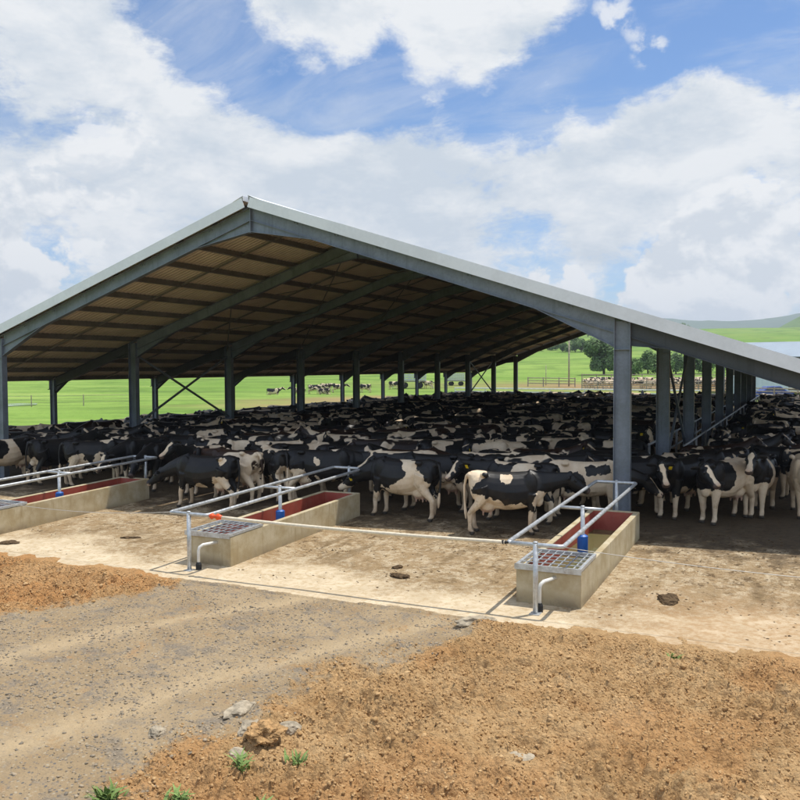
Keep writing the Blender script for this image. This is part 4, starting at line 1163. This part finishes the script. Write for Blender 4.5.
for i,(fw,(x,y,h)) in enumerate(vis[:N_IND]):
    q=R2.random(); cw,thr=COATS[0] if q<.56 else (COATS[1] if q<.91 else COATS[2])
    dep,lat=where(x,y); fc=facing(h)
    lb='%s cow %s, %s, %s'%(cw,fc,lat,dep)
    lb=lb.replace('outside the left','left of the left')
    place_cow(R2.choice(keys),x,y,h,lb,thr+R2.uniform(-.012,.012),None,R2.uniform(.94,1.05),fw<32,(R2.choice((-1,1)) if R2.random()<.35 and fw<36 else 0))
# the farthest backs, past the 300 that show largest
LOW={}
for k in('level','alert','rest_chin','turn_left'):
    me,inf=POSES[k]; o=link('tmp',me.copy()); d=o.modifiers.new('d','DECIMATE'); d.ratio=.12
    dg=bpy.context.evaluated_depsgraph_get(); ev=o.evaluated_get(dg); m2=bpy.data.meshes.new_from_object(ev)
    m2.calc_loop_triangles()
    co=np.empty(len(m2.vertices)*3,dtype=np.float32); m2.vertices.foreach_get('co',co)
    tr=np.empty(len(m2.loop_triangles)*3,dtype=np.int32); m2.loop_triangles.foreach_get('vertices',tr)
    hd=np.empty(len(m2.vertices),dtype=np.float32); m2.attributes['head'].data.foreach_get('value',hd)
    LOW[k]=(co.reshape(-1,3),tr.reshape(-1,3),hd); bpy.data.objects.remove(o)
def herd_mesh(name,lst,label,zf):
    co=[];fa=[];lp=[];off=[];th=[];hdl=[];n=0
    for (x,y,h) in lst:
        v,t,hd=LOW[R2.choice(list(LOW))]; c,s=math.cos(R(h)),math.sin(R(h))
        w=np.stack([v[:,0]*c-v[:,1]*s+x,v[:,0]*s+v[:,1]*c+y,v[:,2]+zf(x,y)],-1)
        co.append(w);fa.append(t+n);n+=len(v); lp.append(v); off.append(np.tile(np.array([[R2.random()*40,R2.random()*50,R2.random()*70]]),(len(v),1)))
        q=R2.random(); th.append(np.full(len(v),(.605 if q<.56 else .53 if q<.91 else .45))); hdl.append(hd)
    z=np.zeros(n)
    me=np_mesh(name,np.concatenate(co),np.concatenate(fa),M['herd'],True,dict(lp=np.concatenate(lp),off=np.concatenate(off),thr=np.concatenate(th),head=np.concatenate(hdl),pink=z,hoof=z,blaze=z))
    return tag(link(name,me),label,'herd',None,'stuff')
rest=[c for _,c in vis[N_IND:]]
if rest: herd_mesh('far_herd',rest,'packed cow backs at the far end of the shed',lambda x,y: FLOOR)
print('cows fill',len(cows),'visible',len(vis),'rest',len(rest))
# cows out on the pasture and in the pen
GP='cows resting on the pasture behind the shed'
for u,d,h,lb in ((273,118,20,'dark cow lying alone on the pasture, seen left of the other grazing cows'),(299,120,200,'cow on the pasture half behind a left column'),(314,121,15,'leftmost of the pair of cows close together on the pasture'),(324,118,190,'rightmost of the pair of cows close together on the pasture'),(338,126,30,'pale cow standing alone on the pasture right of the pair'),(365,124,185,'black cow on the pasture left of the feed wagon'),(394,137,10,'cow standing just left of the slatted feed wagon'),(428,139,170,'cow standing just right of the slatted feed wagon'),(326,130,40,'cow farthest back on the pasture behind the pair')):
    x,y=bearing(u,d); z=tz(x,y)
    lying=u in(273,299,324)
    place_cow('level' if not lying else 'alert',x,y,h,lb,.55,None,.95,False,0,GP,z-(.42 if lying else 0.02))
GPEN='cattle standing in the far pen'
k=0
for row,d in enumerate((137,142.5,148,153.5)):
    for i in range(13):
        u=586+i*11.4+R2.uniform(-3,3)+row*2.1; x,y=bearing(u,d+R2.uniform(-1.2,1.2)); h=R2.choice((20,200,60,250))+R2.gauss(0,20)
        cw,thr=COATS[R2.choice((1,2,2))]
        place_cow(R2.choice(keys),x,y,h,'%s cow %s in the far timber pen, %s'%(cw,facing(h),('front row','second row','third row','back row')[row]),thr,None,.95,False,0,GPEN,tz(x,y)-.02)

# ------------------------------------------------------------------ air
mb=MB(); mb.box((0,0,128),(10800,10800,262)); hz=mb.build('haze',None) if False else None
hm=bpy.data.materials.new('haze_air'); hm.use_nodes=True; t=hm.node_tree; t.nodes.clear()
ou=t.nodes.new('ShaderNodeOutputMaterial'); pv=t.nodes.new('ShaderNodeVolumePrincipled'); t.links.new(pv.outputs[0],ou.inputs['Volume'])
pv.inputs['Color'].default_value=(.82,.90,1,1); pv.inputs['Density'].default_value=.00024; pv.inputs['Anisotropy'].default_value=.2
mb=MB(); mb.box((0,0,125.0),(10800,10800,260)); hz=mb.build('haze',hm); tag(hz,kind='stuff')

# ------------------------------------------------------------------ light, sky, camera
SUN=Vector((.22,.30,1.0)).normalized()
elev=math.asin(SUN.z); azim=math.atan2(SUN.x,SUN.y)
ld=bpy.data.lights.new('sun','SUN'); ld.energy=4.8; ld.angle=R(.6); ld.color=(1,.955,.88)
lo=bpy.data.objects.new('sun',ld); COL.objects.link(lo); lo.rotation_euler=SUN.to_track_quat('Z','Y').to_euler(); lo.location=(0,0,60)
w=bpy.data.worlds.new('World'); scene.world=w; w.use_nodes=True; nt=NT(w.node_tree)
bg=w.node_tree.nodes['Background']
sky=nt.new('ShaderNodeTexSky',sky_type='NISHITA'); sky.sun_disc=False; sky.sun_elevation=elev; sky.sun_rotation=azim; sky.air_density=1.1; sky.dust_density=.6; sky.ozone_density=2.5; sky.altitude=900
dirv=nt.new('ShaderNodeTexCoord').outputs['Generated']; dv=nt.vmath('NORMALIZE',dirv); s=nt.sep(dv)
def blob(u,v,deg,amt):
    c=ray(u,v).normalized(); d=nt.vmath('DOT_PRODUCT',dv,tuple(c))
    return nt.ramp(d,math.cos(R(deg)),1.0,0,amt)
def flat(v):          # cloud layer seen in perspective
    q=nt.sep(v); den=nt.math('ADD',nt.math('MAXIMUM',q[2],0.0),.30)
    return nt.comb(nt.math('DIVIDE',q[0],den),nt.math('DIVIDE',q[1],den),0.)
def layer(v):
    cp=flat(v)
    wr=nt.vmath('SCALE',nt.vmath('SUBTRACT',nt.noise(cp,3.0,3,.55,out='Color'),(.5,.5,.5)),.22)
    cw=nt.vmath('ADD',cp,wr)
    a=nt.noise(cw,2.6,12,.60,.1); b_=nt.noise(nt.vmath('ADD',nt.vmath('MULTIPLY',v,(1,1,2.0)),nt.vmath('SCALE',wr,.35)),10,13,.69)
    return nt.math('ADD',nt.math('MULTIPLY',a,.52),nt.math('MULTIPLY',b_,.48))
up=nt.vmath('NORMALIZE',nt.vmath('ADD',dv,(.006,-.004,.028)))
L0=layer(dv); L1=layer(up)
SKYB=[(185,22,5,-.10),(240,55,5,-.11),(300,72,5,-.11),(355,85,5,-.12),(410,85,5,-.13),(460,92,5,-.13),(510,98,5,-.13),(560,85,5,-.12),(610,65,5,-.12),(660,35,5,-.12),(715,20,6.5,-.15),(785,25,6,-.15),(620,5,4,-.08),
      (648,258,4,-.09),(525,255,4,-.08),(20,272,4,-.11),(95,128,4,-.08),(10,105,3,-.05),(150,105,3,-.05),(560,225,3,-.04),
      (240,8,5,.07),(310,18,5,.13),(390,18,5,.13),(470,20,5,.13),(545,18,4,.10),(440,72,3,.10),(495,78,3,.12),(625,20,2.4,.10),(650,48,2,.10),(560,98,2.4,.08),
      (50,45,8,.07),(110,95,7,.05),(200,150,9,.09),(330,160,7,.09),(735,88,4,.06),(700,125,5,.09),(620,160,9,.12),(480,190,11,.10),(200,215,9,.06),(60,215,8,.07),(760,180,8,.08),(690,290,5,.05),(420,245,8,.05),(790,110,5,.08)]
D=L0
for bb in SKYB: D=nt.math('ADD',D,blob(*bb))
cover=nt.ramp(D,.415,.575)
veil=nt.math('MULTIPLY',nt.ramp(nt.noise(nt.vmath('MULTIPLY',flat(dv),(1.0,2.6,1)),2.2,9,.62,.6),.40,.70),.42)
cover=nt.math('MAXIMUM',cover,veil)
lit=nt.math('SUBTRACT',L0,L1)                       # denser below than towards the light: a lit top
big=nt.noise(nt.vmath('ADD',flat(dv),(3.1,1.7,0)),1.9,6,.55,.3)
tone=nt.math('ADD',nt.math('MULTIPLY',lit,5.5),nt.math('ADD',nt.ramp(big,.34,.66,-.10,.95),nt.ramp(D,.50,.78,.12,-.22)))
ccol=nt.mix(nt.ramp(tone,-.15,.95,smooth=False),(6.1,6.8,7.6),(8.7,8.9,9.1))
def puff(v): return nt.noise(nt.vmath('ADD',nt.vmath('MULTIPLY',v,(1,1,1.35)),nt.vmath('SCALE',nt.vmath('SUBTRACT',nt.noise(v,9,2,.5,out='Color'),(.5,.5,.5)),.05)),17,10,.57)
P0=puff(dv); P1=puff(up)
PM=None
for bb in ((745,262,6.5,.32),(700,285,5,.28),(655,300,4,.20),(560,290,3.2,.16),(520,285,3,.12),(40,250,6,.24),(15,310,4,.20),(110,160,6,.09),(490,77,2.4,.085),(650,48,2.0,.08),(612,14,2.2,.08)):
    k=blob(*bb); PM=k if PM is None else nt.math('ADD',PM,k)
pd=nt.math('ADD',P0,PM); pc=nt.math('MULTIPLY',nt.ramp(pd,.60,.70),nt.ramp(PM,.03,.10))
pl=nt.math('ADD',nt.math('MULTIPLY',nt.math('SUBTRACT',P0,P1),6.5),nt.ramp(pd,.63,.90,.75,.36))
pcol=nt.mix(nt.ramp(pl,-.05,.95,smooth=False),(6.8,7.3,7.9),(9.2,9.3,9.4))
ccol=nt.mix(pc,ccol,pcol); cover=nt.math('MAXIMUM',cover,pc)
skyc=nt.vmath('MULTIPLY',sky.outputs[0],(.78,1.06,1.34))
hzn=nt.ramp(s[2],.0,.09,.75,0.)
skyc=nt.mix(hzn,skyc,(5.6,6.6,7.6))
final=nt.mix(cover,skyc,ccol)
back=nt.math('MULTIPLY',nt.ramp(s[1],.15,-.75,1.0,1.75),1.0)  # unseen sky behind the camera brightened, added fill for the shed front
final=nt.vmath('SCALE',final,back)
nt.put(bg.inputs['Color'],final); bg.inputs['Strength'].default_value=.10

cam=bpy.data.cameras.new('camera'); co_=bpy.data.objects.new('camera',cam); COL.objects.link(co_)
cam.sensor_width=36; cam.lens=36*841.38/800; cam.clip_end=12000; cam.clip_start=.1
Rv=Vector((math.cos(TH),math.sin(TH),0)); Fv=Vector((-math.sin(TH)*math.cos(PI_),math.cos(TH)*math.cos(PI_),math.sin(PI_))); Uv=Vector((math.sin(TH)*math.sin(PI_),-math.cos(TH)*math.sin(PI_),math.cos(PI_)))
Xv=Rv*math.cos(RO)-Uv*math.sin(RO); Yv=Rv*math.sin(RO)+Uv*math.cos(RO)
m4=Matrix((Xv,Yv,-Fv)).transposed().to_4x4(); m4.translation=Vector((0,0,H_CAM)); co_.matrix_world=m4
scene.camera=co_
vs=scene.view_settings; vs.view_transform='Standard'; vs.look='None'; vs.gamma=1; vs.use_curve_mapping=False; vs.exposure=0
scene.render.engine='CYCLES'; scene.cycles.max_bounces=8; scene.cycles.diffuse_bounces=4; scene.cycles.volume_bounces=0
scene.cycles.use_denoising=True
